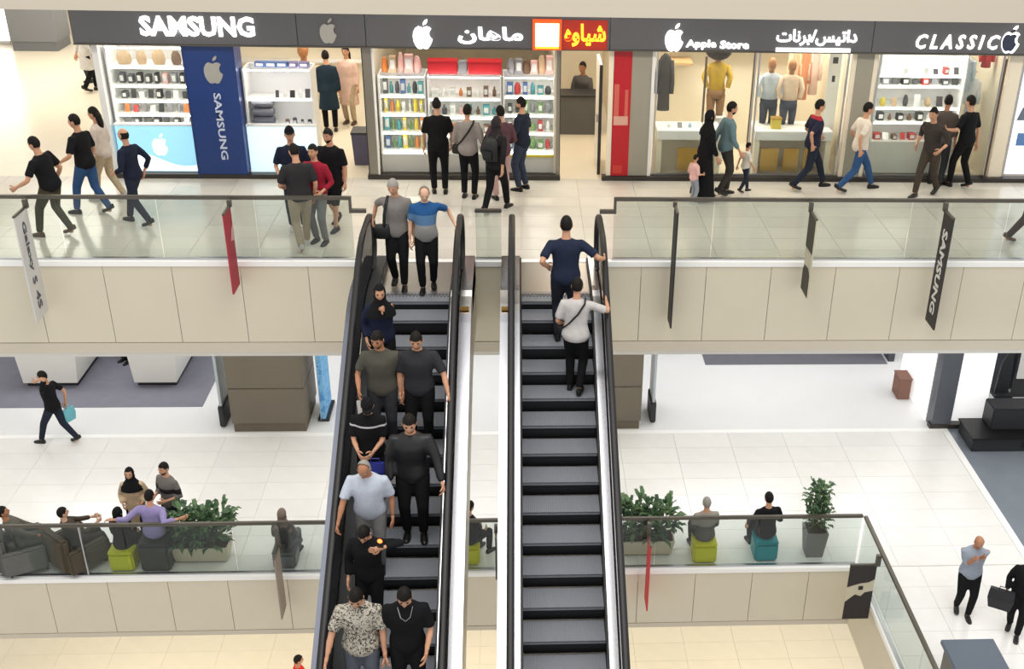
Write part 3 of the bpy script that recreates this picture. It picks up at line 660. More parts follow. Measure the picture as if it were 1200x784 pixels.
t = thing('clothes_rail', 'cream shelf line across the back of the mannequin window', 'shelf', (4.2, 22.9, -4.95)); obj('board', bx(-1.5, 1.6, 0, .25, 0, .04), M_CASE, t); obj('lip', bx(-1.5, 1.6, -.02, 0, -.02, .05), M_CASE, t)
def garment(label, x, y, zt, zb, c, w=.2, name='hanging_coat'):
    t = thing(name, label, 'garment', (x, y, zb)); h = zt - zb; bm = bmesh.new()
    skin_rings(bm, [ring(bm, (0, 0, z), (a, 0, 0), (0, b, 0), 12) for z, a, b in ((0, w * .95, .07), (h * .5, w * .8, .075), (h * .85, w, .07), (h * .95, w * .7, .06), (h, w * .2, .04))])
    obj('body', bm, cloth(c), t, smooth=True)
    for s in (-1, 1):
        bm = bmesh.new(); tube(bm, [(s * w * .85, 0, h * .88), (s * w * 1.15, .0, h * .5), (s * w * 1.1, -.02, h * .3)], [.06, .05, .045], 8); obj('sleeve', bm, cloth(c), t, smooth=True)
    bm = bmesh.new(); tube(bm, [(0, 0, h * .98), (0, 0, h + .08), (.04, 0, h + .11)], .008, 5); obj('hanger_hook', bm, M_STEEL, t)
garment('dark grey coat hanging at the left edge of the mannequin window', 2.78, 21.75, -4.8, -5.9, (66, 62, 60), .13)
for i, (c, n) in enumerate((((230, 196, 160), 'peach'), ((222, 150, 110), 'orange'), ((236, 206, 196), 'pale pink'))):
    garment(n + ' garment hanging at the right of the mannequin window', 5.45 + .2 * i, 22.3, -4.75, -5.9 + .1 * i, c, .1)
def mannequin(label, x, y, z, h, top, legs, head, face=180, hair=None):
    t = thing('mannequin', label, 'mannequin', (x, y, z), face - 180); s = h / 1.0
    bm = bmesh.new(); skin_rings(bm, [ring(bm, (0, 0, q * s), (a * s, 0, 0), (0, b * s, 0), 12) for q, a, b in ((.36, .13, .09), (.5, .11, .08), (.68, .15, .09), (.74, .13, .07), (.77, .05, .045))])
    for sg in (-1, 1): tube(bm, [(sg * .13 * s, 0, .71 * s), (sg * .19 * s, -.02, .55 * s), (sg * .15 * s, -.1, .42 * s)], [.05 * s, .042 * s, .035 * s], 8)
    obj('top', bm, cloth(top), t, smooth=True)
    bm = bmesh.new(); skin_rings(bm, [ring(bm, (0, 0, q * s), (a * s, 0, 0), (0, .095 * s, 0), 12) for q, a in ((.26, .13), (.38, .135))])
    for sg in (-1, 1): tube(bm, [(sg * .065 * s, 0, .3 * s), (sg * .07 * s, -.03, .14 * s), (sg * .07 * s, 0, .0)], [.075 * s, .06 * s, .05 * s], 8)
    obj('legs', bm, cloth(legs), t, smooth=True)
    bm = bmesh.new(); tube(bm, [(0, 0, .76 * s), (0, 0, .84 * s)], .04 * s, 8); ellipsoid(bm, (0, -.01, .9 * s), (.065 * s, 0, 0), (0, .08 * s, 0), (0, 0, .1 * s)); ellipsoid(bm, (0, -.09 * s, .89 * s), (.014 * s, 0, 0), (0, .015 * s, 0), (0, 0, .02 * s), 6, 4)
    obj('head', bm, mat('mannequin_head', head, .5), t, smooth=True)
    if hair:
        bm = bmesh.new(); ellipsoid(bm, (0, .03, .95 * s), (hair * s, 0, 0), (0, hair * s, 0), (0, 0, hair * .8 * s), 12, 8); obj('wig', bm, HAIRM, t, smooth=True)
HAIRM = mat('dark_wig', (44, 30, 26), .8, noise=.4, nscale=40, bump=.6)
mannequin('mannequin in pale blue top and dark trousers on the counter', 4.82, 21.55, A + .92, 1.28, (206, 214, 222), (58, 62, 78), (176, 120, 76))
mannequin('mannequin in cream top and slate trousers on the counter', 5.2, 21.5, A + .92, 1.26, (236, 210, 184), (66, 72, 92), (206, 150, 96))
mannequin('curly haired mannequin in yellow top beside the tall pole', 3.84, 21.95, A + .96, 1.36, (214, 176, 60), (150, 112, 78), (130, 90, 62), hair=.2)
t = thing('stand', 'low white stand under the curly haired mannequin', 'stand', (3.84, 21.95, A)); obj('box', bx(-.2, .2, -.2, .2, 0, .94), M_CASE, t); obj('top', bx(-.22, .22, -.22, .22, .94, .96), M_CASE, t)
t = thing('poster', 'white poster with dark marks at the right edge of the mannequin window', 'poster', (5.97, 21.3, -5.6)); obj('sheet', bx(-.12, .12, -.01, .01, -.6, 1.0), M_CASE, t)
for z, s in ((.75, .05), (.4, .03)): obj('mark', bx(-s, s, -.014, -.01, z, z + .12), M_DKGREY, t)
mannequin('mannequin in beige top and grey trousers inside the phone shop', -4.6, 24.4, A, 1.78, (226, 204, 172), (120, 116, 112), (226, 196, 160), 170)
# ---- last shop
case('white display wall of the last shop', 6.75, 8.45, 21.0, 21.7, (-5.0, -5.2, -5.62, -5.9), .72, lo, glass=False, ztop=-4.55)
row('top shelf of the last shop', 7.2, 8.4, 21.2, -5.0, 6, ['box', 'phone'], ['white', 'red', 'dark grey'], .12, .5)
row('second shelf of the last shop', 6.85, 8.4, 21.2, -5.2, 8, ['box', 'phone'], ['black', 'dark grey', 'red', 'grey'], .13, .6)
row('third shelf of the last shop', 6.85, 8.4, 21.2, -5.62, 7, ['bag', 'phone'], ['yellow', 'white', 'dark grey', 'beige'], .2, .5)
row('fourth shelf of the last shop', 6.85, 8.4, 21.2, -5.9, 8, ['box', 'bottle'], ['white', 'brown', 'black', 'beige'], .15, .6)
row('counter of the last shop', 6.85, 8.4, 21.2, A + .72, 9, ['box', 'phone'], ['pink', 'brown', 'white', 'dark grey', 'red'], .12, .7)
garment('pale blue garment hanging at the right of the last window', 8.62, 21.5, -4.75, -5.4, (196, 214, 230), .13); garment('white garment hanging lower at the right of the last window', 8.85, 21.6, -5.15, -5.9, (226, 230, 236), .12); garment('red garment hanging high at the right of the last window', 8.92, 21.35, -4.55, -4.9, (200, 60, 60), .1)
t = thing('pillar_box', 'cream end pillar right of the last window', 'pillar', (9.28, 20.84, A)); obj('shaft', bx(-.15, .12, -.05, .02, .09, 2.5), M_WARMWALL, t); obj('strip', bx(.12, .16, -.06, .02, .09, 2.5), M_STEEL, t)
t = thing('light_sign', 'backlit white panel at the far right of the shop row', 'panel', (10.4, 20.9, A)); obj('sheet', bx(-.9, .9, -.03, .03, .12, 2.45), mat('lit_poster', (240, 246, 252), .4, emit=.7), t); obj('frame', bx(-.95, .95, .03, .08, .09, 2.5), M_STEEL, t)
bm = bmesh.new(); prism(bm, [(-.9, .9)] + [(-.9 + 1.0 * q / 8, .9 + .28 * math.sin(math.pi * (.5 + q / 8))) for q in range(9)][::-1], 1, -.036, -.03) if 0 else prism(bm, [(-.88, 1.2), (-.3, 1.2), (-.35, 1.4), (-.55, 1.5), (-.8, 1.45)], 1, -.036, -.03); obj('print', bm, mat('slate_print', (108, 122, 140), .5), t)
obj('print', bx(-.8, -.5, -.036, -.03, .7, .95), mat('blue_print', (96, 140, 200), .5), t)
# ---- far left hall
t = thing('square_column', 'grey square column far back in the hall at upper left', 'column', (-12.9, 31.6, A)); obj('core', bx(-.6, .6, -.5, .5, .25, 3.6), mat('blue_grey_column', (124, 126, 130), .5), t); obj('base', bx(-.58, .58, -.48, .48, 0, .25), mat('blue_grey_base', (110, 112, 116), .5), t)
t = thing('light_sign', 'bright white shop panel left of the far grey column', 'panel', (-14.6, 31.9, A)); obj('sheet', bx(-1.2, .75, -.03, .03, .1, 3.5), mat('lit_far_panel', (255, 255, 250), .4, emit=1.2), t); obj('foot', bx(-1.2, .75, -.05, .05, 0, .1), M_STEEL, t)
t = thing('light_sign', 'tall white lit panel right of the far grey column', 'panel', (-11.2, 33.5, A)); obj('sheet', bx(-.5, .4, -.03, .03, .1, 3.5), mat('lit_far_panel', (255, 255, 250)), t); obj('foot', bx(-.5, .4, -.05, .05, 0, .1), M_STEEL, t)

# ================================================================= BANNERS, STOOLS, PLANTS
def banner(label, x, y0, y1, z0, z1, m, along='y', zrail=-5.96):
    """flag hung at right angles to the railing on a short bracket"""
    t = thing('hanging_banner', label, 'banner', (x, y1, z1) if along == 'y' else (y1, x, z1))
    L = y1 - y0
    f = (lambda a, b, c, d, e, g: bx(c, d, a, b, e, g)) if along == 'y' else (lambda a, b, c, d, e, g: bx(a, b, c, d, e, g))
    obj('cloth', f(-L, 0, -.012, .012, z0 - z1, 0), m, t)
    obj('bracket', f(-.03, .05, -.03, .03, -.02, zrail - z1), M_DARKSTEEL, t)
    obj('rod', f(-L, .02, -.016, .016, -.01, .02), M_DARKSTEEL, t)
    return t
M_BBLACK = mat('black_banner', (46, 40, 40), .6); M_BWHITE = mat('white_banner', (206, 204, 202), .6); M_BRED = mat('red_banner', (168, 40, 58), .6)
t = banner('black banner with the word SAMSUNG on the right upper railing', 6.72, 16.2, 16.62, -8.0, -6.08, M_BBLACK)
o = lettering('letters', 'SAMSUNG', 1.45, .2, mat('banner_letter', (214, 212, 208), .6), (-.02, -.22, -.98), (90, 90, -90), t, bold=.03); depth_fix(o, .006)
t = banner('cream banner with dark top and dark rounded figure on the upper railing', 4.56, 16.2, 16.62, -7.42, -6.1, mat('cream_banner', (196, 188, 166), .6))
obj('dark_top', bx(-.018, -.012, -.42, 0, -.58, -.01), mat('olive_black', (60, 56, 48), .6), t)
bm = bmesh.new(); prism(bm, [(-.42, -1.32), (0, -1.32), (0, -.98), (-.08, -.88), (-.3, -.86), (-.42, -.95)], 0, -.018, -.012); obj('dark_figure', bm, mat('olive_black', (60, 56, 48)), t)
banner('black banner seen edge on right of the ascending escalator', 2.4, 16.25, 16.62, -7.98, -6.02, mat('jet_banner', (34, 32, 34), .6))
t = banner('red banner with a pale mark on the left upper railing', -4.46, 16.2, 16.62, -7.35, -6.05, M_BRED)
bm = bmesh.new(); prism(bm, [(-.1, -.35), (0, -.3), (0, -.55), (-.2, -.5)], 0, .012, .018); obj('pale_mark', bm, mat('pale_pink_mark', (214, 170, 168), .6), t)
t = banner('white banner with grey lettering at the far left upper railing', -7.5, 16.15, 16.62, -7.8, -6.08, M_BWHITE)
for w_, l_, z_ in (('Galaxy', .8, -.55), ('S', .12, -1.1), ('4S', .3, -1.42)):
    o = lettering('letters', w_, l_, .15, mat('grey_banner_letter', (84, 84, 92), .6), (.016, -.24, z_), (90, 90, 90), t, bold=.02); depth_fix(o, .006)
banner('white and brown banner seen edge on at the lower left railing', -4.2, 15.6, 15.98, -13.3, -12.0, mat('taupe_banner', (150, 136, 124), .6), zrail=-11.62)
banner('red banner seen edge on at the lower railing beside the right plant', 2.2, 15.6, 15.98, -13.25, -11.85, mat('bright_red_banner', (200, 56, 60), .6), zrail=-11.62)
banner('black banner seen edge on at the lower railing between the escalators', -.46, 15.75, 15.98, -12.62, -11.75, mat('jet_banner', (34, 32, 34)), zrail=-11.62)
t = banner('black banner with a white torn figure hanging at the lower corner railing', 15.0, 5.52, 5.98, -12.98, -11.82, mat('bone_banner', (206, 196, 172), .6), along='x', zrail=-11.62)
for poly in ([(-.46, -.01), (0, -.01), (0, -.3), (-.1, -.36), (-.24, -.38), (-.46, -.46)], [(-.46, -1.15), (0, -1.15), (0, -.55), (-.14, -.58), (-.2, -.66), (-.3, -.62), (-.46, -.78)]):
    bm = bmesh.new(); prism(bm, poly, 1, -.018, -.012); obj('dark_shape', bm, M_BBLACK, t)
obj('dark_shape', bx(-.26, -.18, -.018, -.012, -.52, -.44), M_BBLACK, t)
def stool(label, x, y, c, w=.42, h=.42):
    t = thing('cube_stool', label, 'stool', (x, y, B)); m = mat('stool_%d_%d_%d' % c, c, .45)
    obj('body', bx(-w / 2, w / 2, -w / 2, w / 2, .015, h - .05, bev=.03), m, t); obj('cushion', bx(-w / 2 - .004, w / 2 + .004, -w / 2 - .004, w / 2 + .004, h - .05, h, bev=.02), m, t); obj('foot', bx(-w / 2 + .04, w / 2 - .04, -w / 2 + .04, w / 2 - .04, 0, .02), M_DKGREY, t)
stool('lime stool under the woman in black beside the lilac man', -7.0, 16.42, (206, 206, 14)); stool('lime stool between the two escalators', -.95, 16.42, (216, 212, 12), .36)
stool('lime stool under the grey haired man', 3.28, 16.42, (216, 212, 12)); stool('teal stool under the man in black top', 4.4, 16.45, (0, 148, 160)); stool('black stool under the man in lilac shirt', -6.42, 16.45, (36, 38, 40), .5, .6); stool('grey stool under the person in brown headscarf', -4.2, 16.42, (92, 94, 98), .4, .36)
def armchair(label, x, y, rz, c):
    t = thing('armchair', label, 'armchair', (x, y, B), rz); m = cloth(c)
    obj('seat', bx(-.3, .3, -.3, .32, .1, .36, bev=.04), m, t); obj('backrest', bx(-.34, .34, -.46, -.28, .1, .78, bev=.05), m, t)
    for s in (-1, 1): obj('armrest', bx(s * .37 - .07, s * .37 + .07, -.4, .32, .1, .54, bev=.03), m, t)
    for sx in (-1, 1):
        for sy in (-1, 1): obj('leg', bx(sx * .3 - .02, sx * .3 + .02, sy * .28 - .02, sy * .28 + .02, 0, .1), M_DKGREY, t)
armchair('grey armchair at the far left lower railing', -8.72, 16.5, -65, (104, 104, 100)); armchair('taupe armchair right of the grey armchair', -7.82, 16.55, -40, (84, 76, 64))
LEAFM = [mat('leaf_green', (98, 128, 84), .5, noise=.3, nscale=8), mat('leaf_deep', (68, 98, 68), .5, noise=.3, nscale=8)]
STEMM = mat('green_stem', (96, 92, 60), .7)
def foliage(t, spots, n, ln, wd, rad, hh, seed):
    rr = random.Random(seed); bm = bmesh.new(); sb_ = bmesh.new()
    for sx, sy, sz in spots:
        tube(sb_, [(sx, sy, sz), (sx + rr.uniform(-.03, .03), sy, sz + hh * .5), (sx, sy, sz + hh)], [.014, .011, .006], 5)
        for i in range(n):
            a = rr.uniform(0, 6.28); q = rr.uniform(.12, 1.0); z = sz + hh * q
            e = R(rr.uniform(-10, 65)); d = Vector((math.cos(a) * math.cos(e), math.sin(a) * math.cos(e), math.sin(e)))
            s = Vector((-math.sin(a), math.cos(a), 0)); o_ = Vector((sx, sy, z)) + d * rad * rr.uniform(.1, .9); l = ln * rr.uniform(.7, 1.2)
            up = s.cross(d)
            p = [o_, o_ + d * l * .35 + s * wd, o_ + d * l * .75 + s * wd * .7 - up * .01, o_ + d * l - up * -.0 - Vector((0, 0, l * .25)), o_ + d * l * .75 - s * wd * .7 - up * .01, o_ + d * l * .35 - s * wd, o_ + d * l * .5 - up * .012]
            v = [bm.verts.new(x) for x in p]; mi = rr.random() < .5
            for f in ((0, 1, 6), (1, 2, 6), (2, 3, 6), (3, 4, 6), (4, 5, 6), (5, 0, 6)): bm.faces.new([v[k] for k in f]).material_index = int(mi)
    obj('stem', sb_, STEMM, t)
    o = obj('foliage', bm, LEAFM, t, recalc=False); o['kind'] = 'stuff'
def trough(label, x0, x1, y, seed):
    t = thing('potted_plant', label, 'plant', ((x0 + x1) / 2, y, B)); hx = (x1 - x0) / 2
    bm = bmesh.new(); skin_rings(bm, [[bm.verts.new((sx * (hx + a), sy * (.2 + a), z)) for sx, sy in ((-1, -1), (1, -1), (1, 1), (-1, 1))] for z, a in ((.03, -.05), (.34, 0), (.34, -.03), (.30, -.03))]); obj('planter', bm, mat('cream_planter', (214, 202, 180), .5), t)
    obj('foot', bx(-hx + .08, hx - .08, -.12, .12, 0, .03), M_DKGREY, t); obj('soil', bx(-hx + .03, hx - .03, -.16, .16, .28, .305), mat('soil', (58, 46, 38), .9), t)
    foliage(t, [(-hx + .15 + (2 * hx - .3) * q / 4, .08 * (-1) ** q, .3) for q in range(5)], 80, .22, .045, .27, .62, seed)
trough('leafy green plant in cream trough beside the lilac man', -6.2, -5.2, 16.6, 1); trough('leafy green plant in cream trough right of the escalators', 1.72, 2.75, 16.62, 2)
t = thing('potted_plant', 'tall bushy plant in grey tapered pot on the lower walkway', 'plant', (5.32, 16.5, B))
bm = bmesh.new(); skin_rings(bm, [[bm.verts.new((sx * a, sy * a, z)) for sx, sy in ((-1, -1), (1, -1), (1, 1), (-1, 1))] for z, a in ((0, .15), (.55, .2), (.55, .17), (.5, .17))]); obj('planter', bm, mat('grey_planter', (132, 130, 128), .6), t); obj('soil', bx(-.16, .16, -.16, .16, .46, .505), mat('soil', (58, 46, 38)), t)
foliage(t, [(-.08, 0, .5), (.08, .05, .5), (0, -.06, .5)], 150, .12, .03, .2, .95, 3)

# ================================================================= PEOPLE
_tmp = bpy.data.objects.new('remesh_helper', bpy.data.meshes.new('x')); COL.objects.link(_tmp)
_rm = _tmp.modifiers.new('r', 'REMESH'); _rm.mode = 'VOXEL'
def remeshed(bm, vox, it=2):
    bmesh.ops.recalc_face_normals(bm, faces=bm.faces)
    me = bpy.data.meshes.new('t'); bm.to_mesh(me); bm.free()
    old = _tmp.data; _tmp.data = me; _rm.voxel_size = vox; bpy.data.meshes.remove(old)
    dg = bpy.context.evaluated_depsgraph_get()
    out = bpy.data.meshes.new_from_object(_tmp.evaluated_get(dg))
    b = bmesh.new(); b.from_mesh(out); bpy.data.meshes.remove(out)
    for _ in range(it): bmesh.ops.smooth_vert(b, verts=b.verts, factor=.5, use_axis_x=True, use_axis_y=True, use_axis_z=True)
    return b
def ik(a, b, l1, l2, pole):
    a, b, pole = Vector(a), Vector(b), Vector(pole)
    d = b - a; L = d.length; mx = (l1 + l2) * .995
    if L > mx: b = a + d * (mx / L); d = b - a; L = mx
    L = max(L, abs(l1 - l2) + .02)
    n = d.normalized(); c = (l1 * l1 - l2 * l2 + L * L) / (2 * L)
    h = math.sqrt(max(0, l1 * l1 - c * c)); p = pole - n * pole.dot(n)
    p = p.normalized() if p.length > 1e-4 else Vector((0, 0, 1))
    return a + n * c + p * h, b
SKIN = mat('skin', (204, 154, 124), .55, spec=.3); SKIN2 = mat('skin_tan', (178, 126, 96), .55, spec=.3); SKIN3 = mat('skin_pale', (222, 178, 150), .55, spec=.3)
HAIR = mat('dark_hair', (24, 20, 18), .6, spec=.2, noise=.3, nscale=60); GREYHAIR = mat('grey_hair', (150, 146, 140), .7, noise=.2, nscale=60)
EYE = mat('eye_dark', (28, 22, 20), .3); LIP = mat('lip', (160, 96, 84), .5)
BLACKC = cloth((22, 22, 25)); NAVY = cloth((30, 36, 54)); DGREY = cloth((52, 53, 58)); GREY = cloth((122, 122, 122)); JEANS = cloth((52, 84, 128)); DJEANS = cloth((38, 44, 58))
BEIGE = cloth((184, 166, 138)); WHITE_C = cloth((222, 222, 222)); OLIVE = cloth((72, 68, 50)); SHOEB = mat('black_shoe', (20, 19, 20), .4); SHOEW = mat('white_shoe', (206, 204, 200), .5); SHOEBR = mat('brown_shoe', (84, 62, 48), .5)

def hand_bm(bm, w, d, n, side, curl):
    """palm and five fingers: w wrist, d along the hand, n out of the palm, side towards the thumb"""
    d, n, side = d.normalized(), n.normalized(), side.normalized()
    rs = []
    for t, hw, ht in ((-.03, .026, .022), (.02, .036, .019), (.06, .042, .016), (.088, .041, .014)):
        rs.append(ring(bm, w + d * t, side * hw, n * ht, 8))
    skin_rings(bm, rs)
    for i, (o, l) in enumerate(((.031, .072), (.011, .08), (-.01, .075), (-.03, .058))):
        p = w + d * .08 + side * o; dd = d; pts = [p]
        for k, s in enumerate((.45, .32, .23)):
            a = R(curl * (1., 1.2, .8)[k]); dd = (dd * math.cos(a) + (n * math.sin(a) if True else n)).normalized()
            nn = (n - dd * n.dot(dd)); pts.append(pts[-1] + dd * l * s)
        tube(bm, pts, [.0095, .009, .008, .006], 5, ref=side)
    p = w + d * .025 + side * .03
    q = p + (d * .5 + side * .75 + n * .2).normalized() * .04
    tube(bm, [p, q, q + (d * .85 + side * .3 + n * R(curl)).normalized() * .032, q + (d * .95 + n * R(curl) * 1.3).normalized() * .055], [.013, .0115, .01, .007], 6, ref=n)

def head_verts(c, rt, fw_, up, k=1., nu=20, nv=14, face=True):
    out = []
    for j in range(nv + 1):
        th = math.pi * j / nv; row = []
        for i in range(nu):
            ph = 2 * math.pi * i / nu
            x, y, z = math.sin(th) * math.cos(ph), math.sin(th) * math.sin(ph), -math.cos(th)
            jw = 1 - .30 * max(0, -z) ** 1.3
            X, Y, Z = x * .076 * jw, y * .096 * (1 - .12 * max(0, -z)) + (.012 * max(0, -z) if y > 0 else -.004 * max(0, z)), z * .118
            if face and y > .5:
                g = math.exp(-((X / .014) ** 2) - ((Z + .018) / .026) ** 2); Y += .026 * g
                for s in (-1, 1): Y -= .009 * math.exp(-(((X - s * .031) / .017) ** 2) - ((Z - .014) / .013) ** 2)
                Y += .006 * math.exp(-((X / .03) ** 2) - ((Z + .085) / .018) ** 2)
            row.append((Vector(c) + rt * X * k + fw_ * Y * k + up * Z * k, (X, Y, Z)))
        out.append(row)
    return out
def shell(bm, grid, keep, mi=0):
    vs = {}
    nu = len(grid[0])
    def V(j, i):
        if (j, i) not in vs: vs[j, i] = bm.verts.new(grid[j][i][0])
        return vs[j, i]
    for j in range(len(grid) - 1):
        for i in range(nu):
            i2 = (i + 1) % nu
            q = [grid[j][i][1], grid[j][i2][1], grid[j + 1][i2][1], grid[j + 1][i][1]]
            m_ = [sum(a[k] for a in q) / 4 for k in range(3)]
            if keep(*m_): bm.faces.new((V(j, i), V(j, i2), V(j + 1, i2), V(j + 1, i))).material_index = mi
def hairline(x, y, z): return z > (.058 if y > .045 else .035 if y > .02 else (-.005 if y > -.02 else -.055))

STAND = dict()
def WALK(s=1, k=.3): return dict(feet=((-.08, k * s, 0 if s > 0 else .03), (.08, -k * s, .03 if s > 0 else 0)), hands=((-.25, -.16 * s, .86), (.25, .2 * s, .88)), lean=4)
def SIT(z=.45, f=.42): return dict(hip=z + .1, feet=((-.12, f, 0), (.12, f, 0)), hands=((-.14, .3, z + .2), (.14, .3, z + .2)), lean=2)
PEOPLE = {}
def person(label, x, y, z, face, H=1.74, pose=STAND, top=(BLACKC, .5), legs=BLACKC, hair=('short', HAIR), skin=None, shoe=SHOEB, group=None, build=1., key=None, **o):
    skin = skin or SKIN
    s = H / 1.75
    t = thing('person', label, 'person', (x, y, z), face, group, s)
    inv = (Matrix.Translation((x, y, z)) @ Matrix.Rotation(R(face), 4, 'Z') @ Matrix.Scale(s, 4)).inverted()
    P = dict(pose); P.update({k: v for k, v in o.items() if k in ('feet', 'hands', 'lean', 'side', 'hip', 'head', 'curl', 'twist')})
    feet = [Vector(f) for f in P.get('feet', ((-.095, .02, 0), (.1, -.02, 0)))]
    hands = [Vector(h) for h in P.get('hands', ((-.25, .04, .80), (.25, .02, .80)))]
    for i, k in enumerate(('hl', 'hr')):
        if k in o: hands[i] = inv @ Vector(o[k])
    lean, side = R(P.get('lean', 1)), R(P.get('side', 0))
    hipz = P.get('hip')
    if hipz is None:
        hipz = min([.925] + [math.sqrt(max(.2, .862 ** 2 - f.y ** 2 - (abs(f.x) - .09) ** 2)) + f.z + .085 for f in feet])
    hipy = P.get('hipy', 0.)
    hp = Vector((0, hipy, hipz))
    u = Vector((math.sin(side), math.sin(lean) * math.cos(side), math.cos(lean) * math.cos(side)))
    rt = Vector((1, 0, 0)); rt = (rt - u * rt.dot(u)).normalized(); f_ = u.cross(rt)
    def sp(q, fx=0., fy=0.): return hp + u * q + rt * fx + f_ * fy
    tw = R(P.get('twist', 0))
    rsh = rt * math.cos(tw) + f_ * math.sin(tw); fsh = -rt * math.sin(tw) + f_ * math.cos(tw)
    B_ = build
    fem = o.get('female'); sw = .172 if fem else .19
    trunk = [(-.09, .09, .085, 0), (-.01, .162, .112, -.005), (.07, .160, .112, -.005), (.16, .146, .103, .0), (.28, .156, .112, .008), (.39, .172 if not fem else .158, .118, .006), (.455, .17 if not fem else .152, .1, -.004), (.50, .115, .078, -.012), (.525, .075, .06, -.012)]
    def trunk_rings(bm, q0, q1, add, flare=0., belly=0.):
        rs = []
        for i, (q, hx, hy, oy) in enumerate(trunk):
            if q < q0 - .1 or q > q1 + .001: continue
            q = max(q, q0); k = max(0, (q - .3) / .25)
            r_ = (rt * (1 - k) + rsh * k).normalized() if k > 0 else rt
            g_ = (f_ * (1 - k) + fsh * k).normalized() if k > 0 else f_
            bl = belly * math.exp(-((q - .15) / .14) ** 2)
            fl = flare * max(0, (.12 - q)) / .2
            rs.append(ring(bm, sp(q) + g_ * (oy + bl * .5), r_ * (hx * B_ + add + fl), g_ * (hy * B_ + add + fl + bl * .6), 16))
        skin_rings(bm, rs)
    sh = [sp(.46) - rsh * sw * B_ - fsh * .01, sp(.46) + rsh * sw * B_ - fsh * .01]
    hips = [hp + rt * -.088 * B_ + u * -.0, hp + rt * .088 * B_]
    el, wr, kn, an = [], [], [], []
    for i, sg in ((0, -1), (1, 1)):
        pole = P.get('pole', [(-.5, -1, -.3), (.5, -1, -.3)])[i]
        e, h_ = ik(sh[i], hands[i], .295, .265, pole); el.append(e); wr.append(h_)
        k, a_ = ik(hips[i], feet[i] + Vector((0, 0, .085)), .44, .425, (sg * .12, 1, .1)); kn.append(k); an.append(a_)
    # ---- body
    bm = bmesh.new()
    trunk_rings(bm, -.1, .6, -.012)
    yaw_, pt = [R(v) for v in P.get('head', (0, 0))]
    nb = sp(.535) - fsh * .01
    fh = (fsh * math.cos(yaw_) - rsh * math.sin(yaw_)); rh = (rsh * math.cos(yaw_) + fsh * math.sin(yaw_))
    upw = (u * .6 + Vector((0, 0, .4))).normalized()
    uh = (upw * math.cos(pt) + fh * math.sin(pt)).normalized(); fh = (fh - uh * fh.dot(uh)).normalized(); rh = fh.cross(uh)
    hc = nb + (u * .5 + uh * .5).normalized() * .045 + uh * .122 + fh * .022
    tube(bm, [sp(.50) - fsh * .012, nb + u * .02, hc - uh * .06 - fh * .015], [.068 * B_, .055 * B_, .054 * B_], 10)
    for i, sg in ((0, -1), (1, 1)):
        tube(bm, [sp(.45) + rsh * sg * .1, sh[i], sh[i].lerp(el[i], .35), el[i], el[i].lerp(wr[i], .3), wr[i]], [.04, .045 * B_, .044 * B_, .038 * B_, .039 * B_, .026], 9)
        tube(bm, [hips[i] + u * .02, hips[i].lerp(kn[i], .3), kn[i], kn[i].lerp(an[i], .3), an[i]], [.085, .078, .05, .052, .034], 9)
        tube(bm, [an[i] + Vector((0, 0, .02)), an[i] - Vector((0, 0, .05)), an[i] + Vector((0, .1, -.06))], [.036, .034, .026], 8)
    bm = remeshed(bm, .021)
    for i, sg in ((0, -1), (1, 1)):
        d = (wr[i] - el[i]).normalized()
        n = -rt * sg; n = (n - d * n.dot(d)); n = n.normalized() if n.length > .15 else -u
        if o.get('palm%d' % i): n = Vector(o['palm%d' % i]); n = (n - d * n.dot(d)).normalized()
        th = f_ - d * f_.dot(d) - n * f_.dot(n); th = th.normalized() if th.length > .1 else u
        hand_bm(bm, wr[i], d, n, th, P.get('curl', (22, 22))[i])
    g = head_verts(hc, rh, fh, uh); beard = o.get('beard')
    shell(bm, g, lambda X, Y, Z: True)
    if beard:
        gb = head_verts(hc, rh, fh, uh, 1.015)
        shell(bm, gb, lambda X, Y, Z: Y > -.0 and Z < -.048 and not (abs(X) < .02 and -.066 < Z and Y > .06), 1)
    for sg in (-1, 1):
        ellipsoid(bm, hc + rh * sg * .077 - fh * .004, rh * .01, fh * .019, uh * .031, 6, 5)
        ellipsoid(bm, hc + rh * sg * .031 + fh * .083 + uh * .014, rh * .012, fh * .007, uh * .006, 6, 4, 2)
        ellipsoid(bm, hc + rh * sg * .032 + fh * .087 + uh * .032, rh * .018, fh * .006, uh * .004, 6, 4, 1)
    ellipsoid(bm, hc + fh * .086 - uh * .056, rh * .024, fh * .008, uh * .006, 8, 4, 3)
    bmesh.ops.remove_doubles(bm, verts=bm.verts, dist=.0004)
    obj('body', bm, [skin, hair[1] if hair else HAIR, EYE, LIP], t, smooth=True, recalc=True)
    # ---- upper garment
    tm, sl = top[0], top[1]; hem = top[2] if len(top) > 2 else -.09
    bm = bmesh.new()
    trunk_rings(bm, hem, .6, .016, o.get('flare', .026), o.get('belly', 0.))
    tube(bm, [sp(.49) - fsh * .012, sp(.54) - fsh * .012], [.085 * B_, .066 * B_], 10)
    for i, sg in ((0, -1), (1, 1)):
        if sl <= 0: continue
        pts, rad = [sp(.45) + rsh * sg * .1, sh[i] - rsh * sg * .012], [.062, .062 * B_]
        if sl <= .5:
            pts += [sh[i].lerp(el[i], .5), sh[i].lerp(el[i], sl * 1.7)]; rad += [.06 * B_, .062 * B_]
        else:
            e = (sl - .5) * 2; pts += [sh[i].lerp(el[i], .5), el[i], el[i].lerp(wr[i], .5 * e + .2), el[i].lerp(wr[i], e)]; rad += [.062 * B_, .055 * B_, .05 * B_, .042]
        tube(bm, pts, rad, 10)
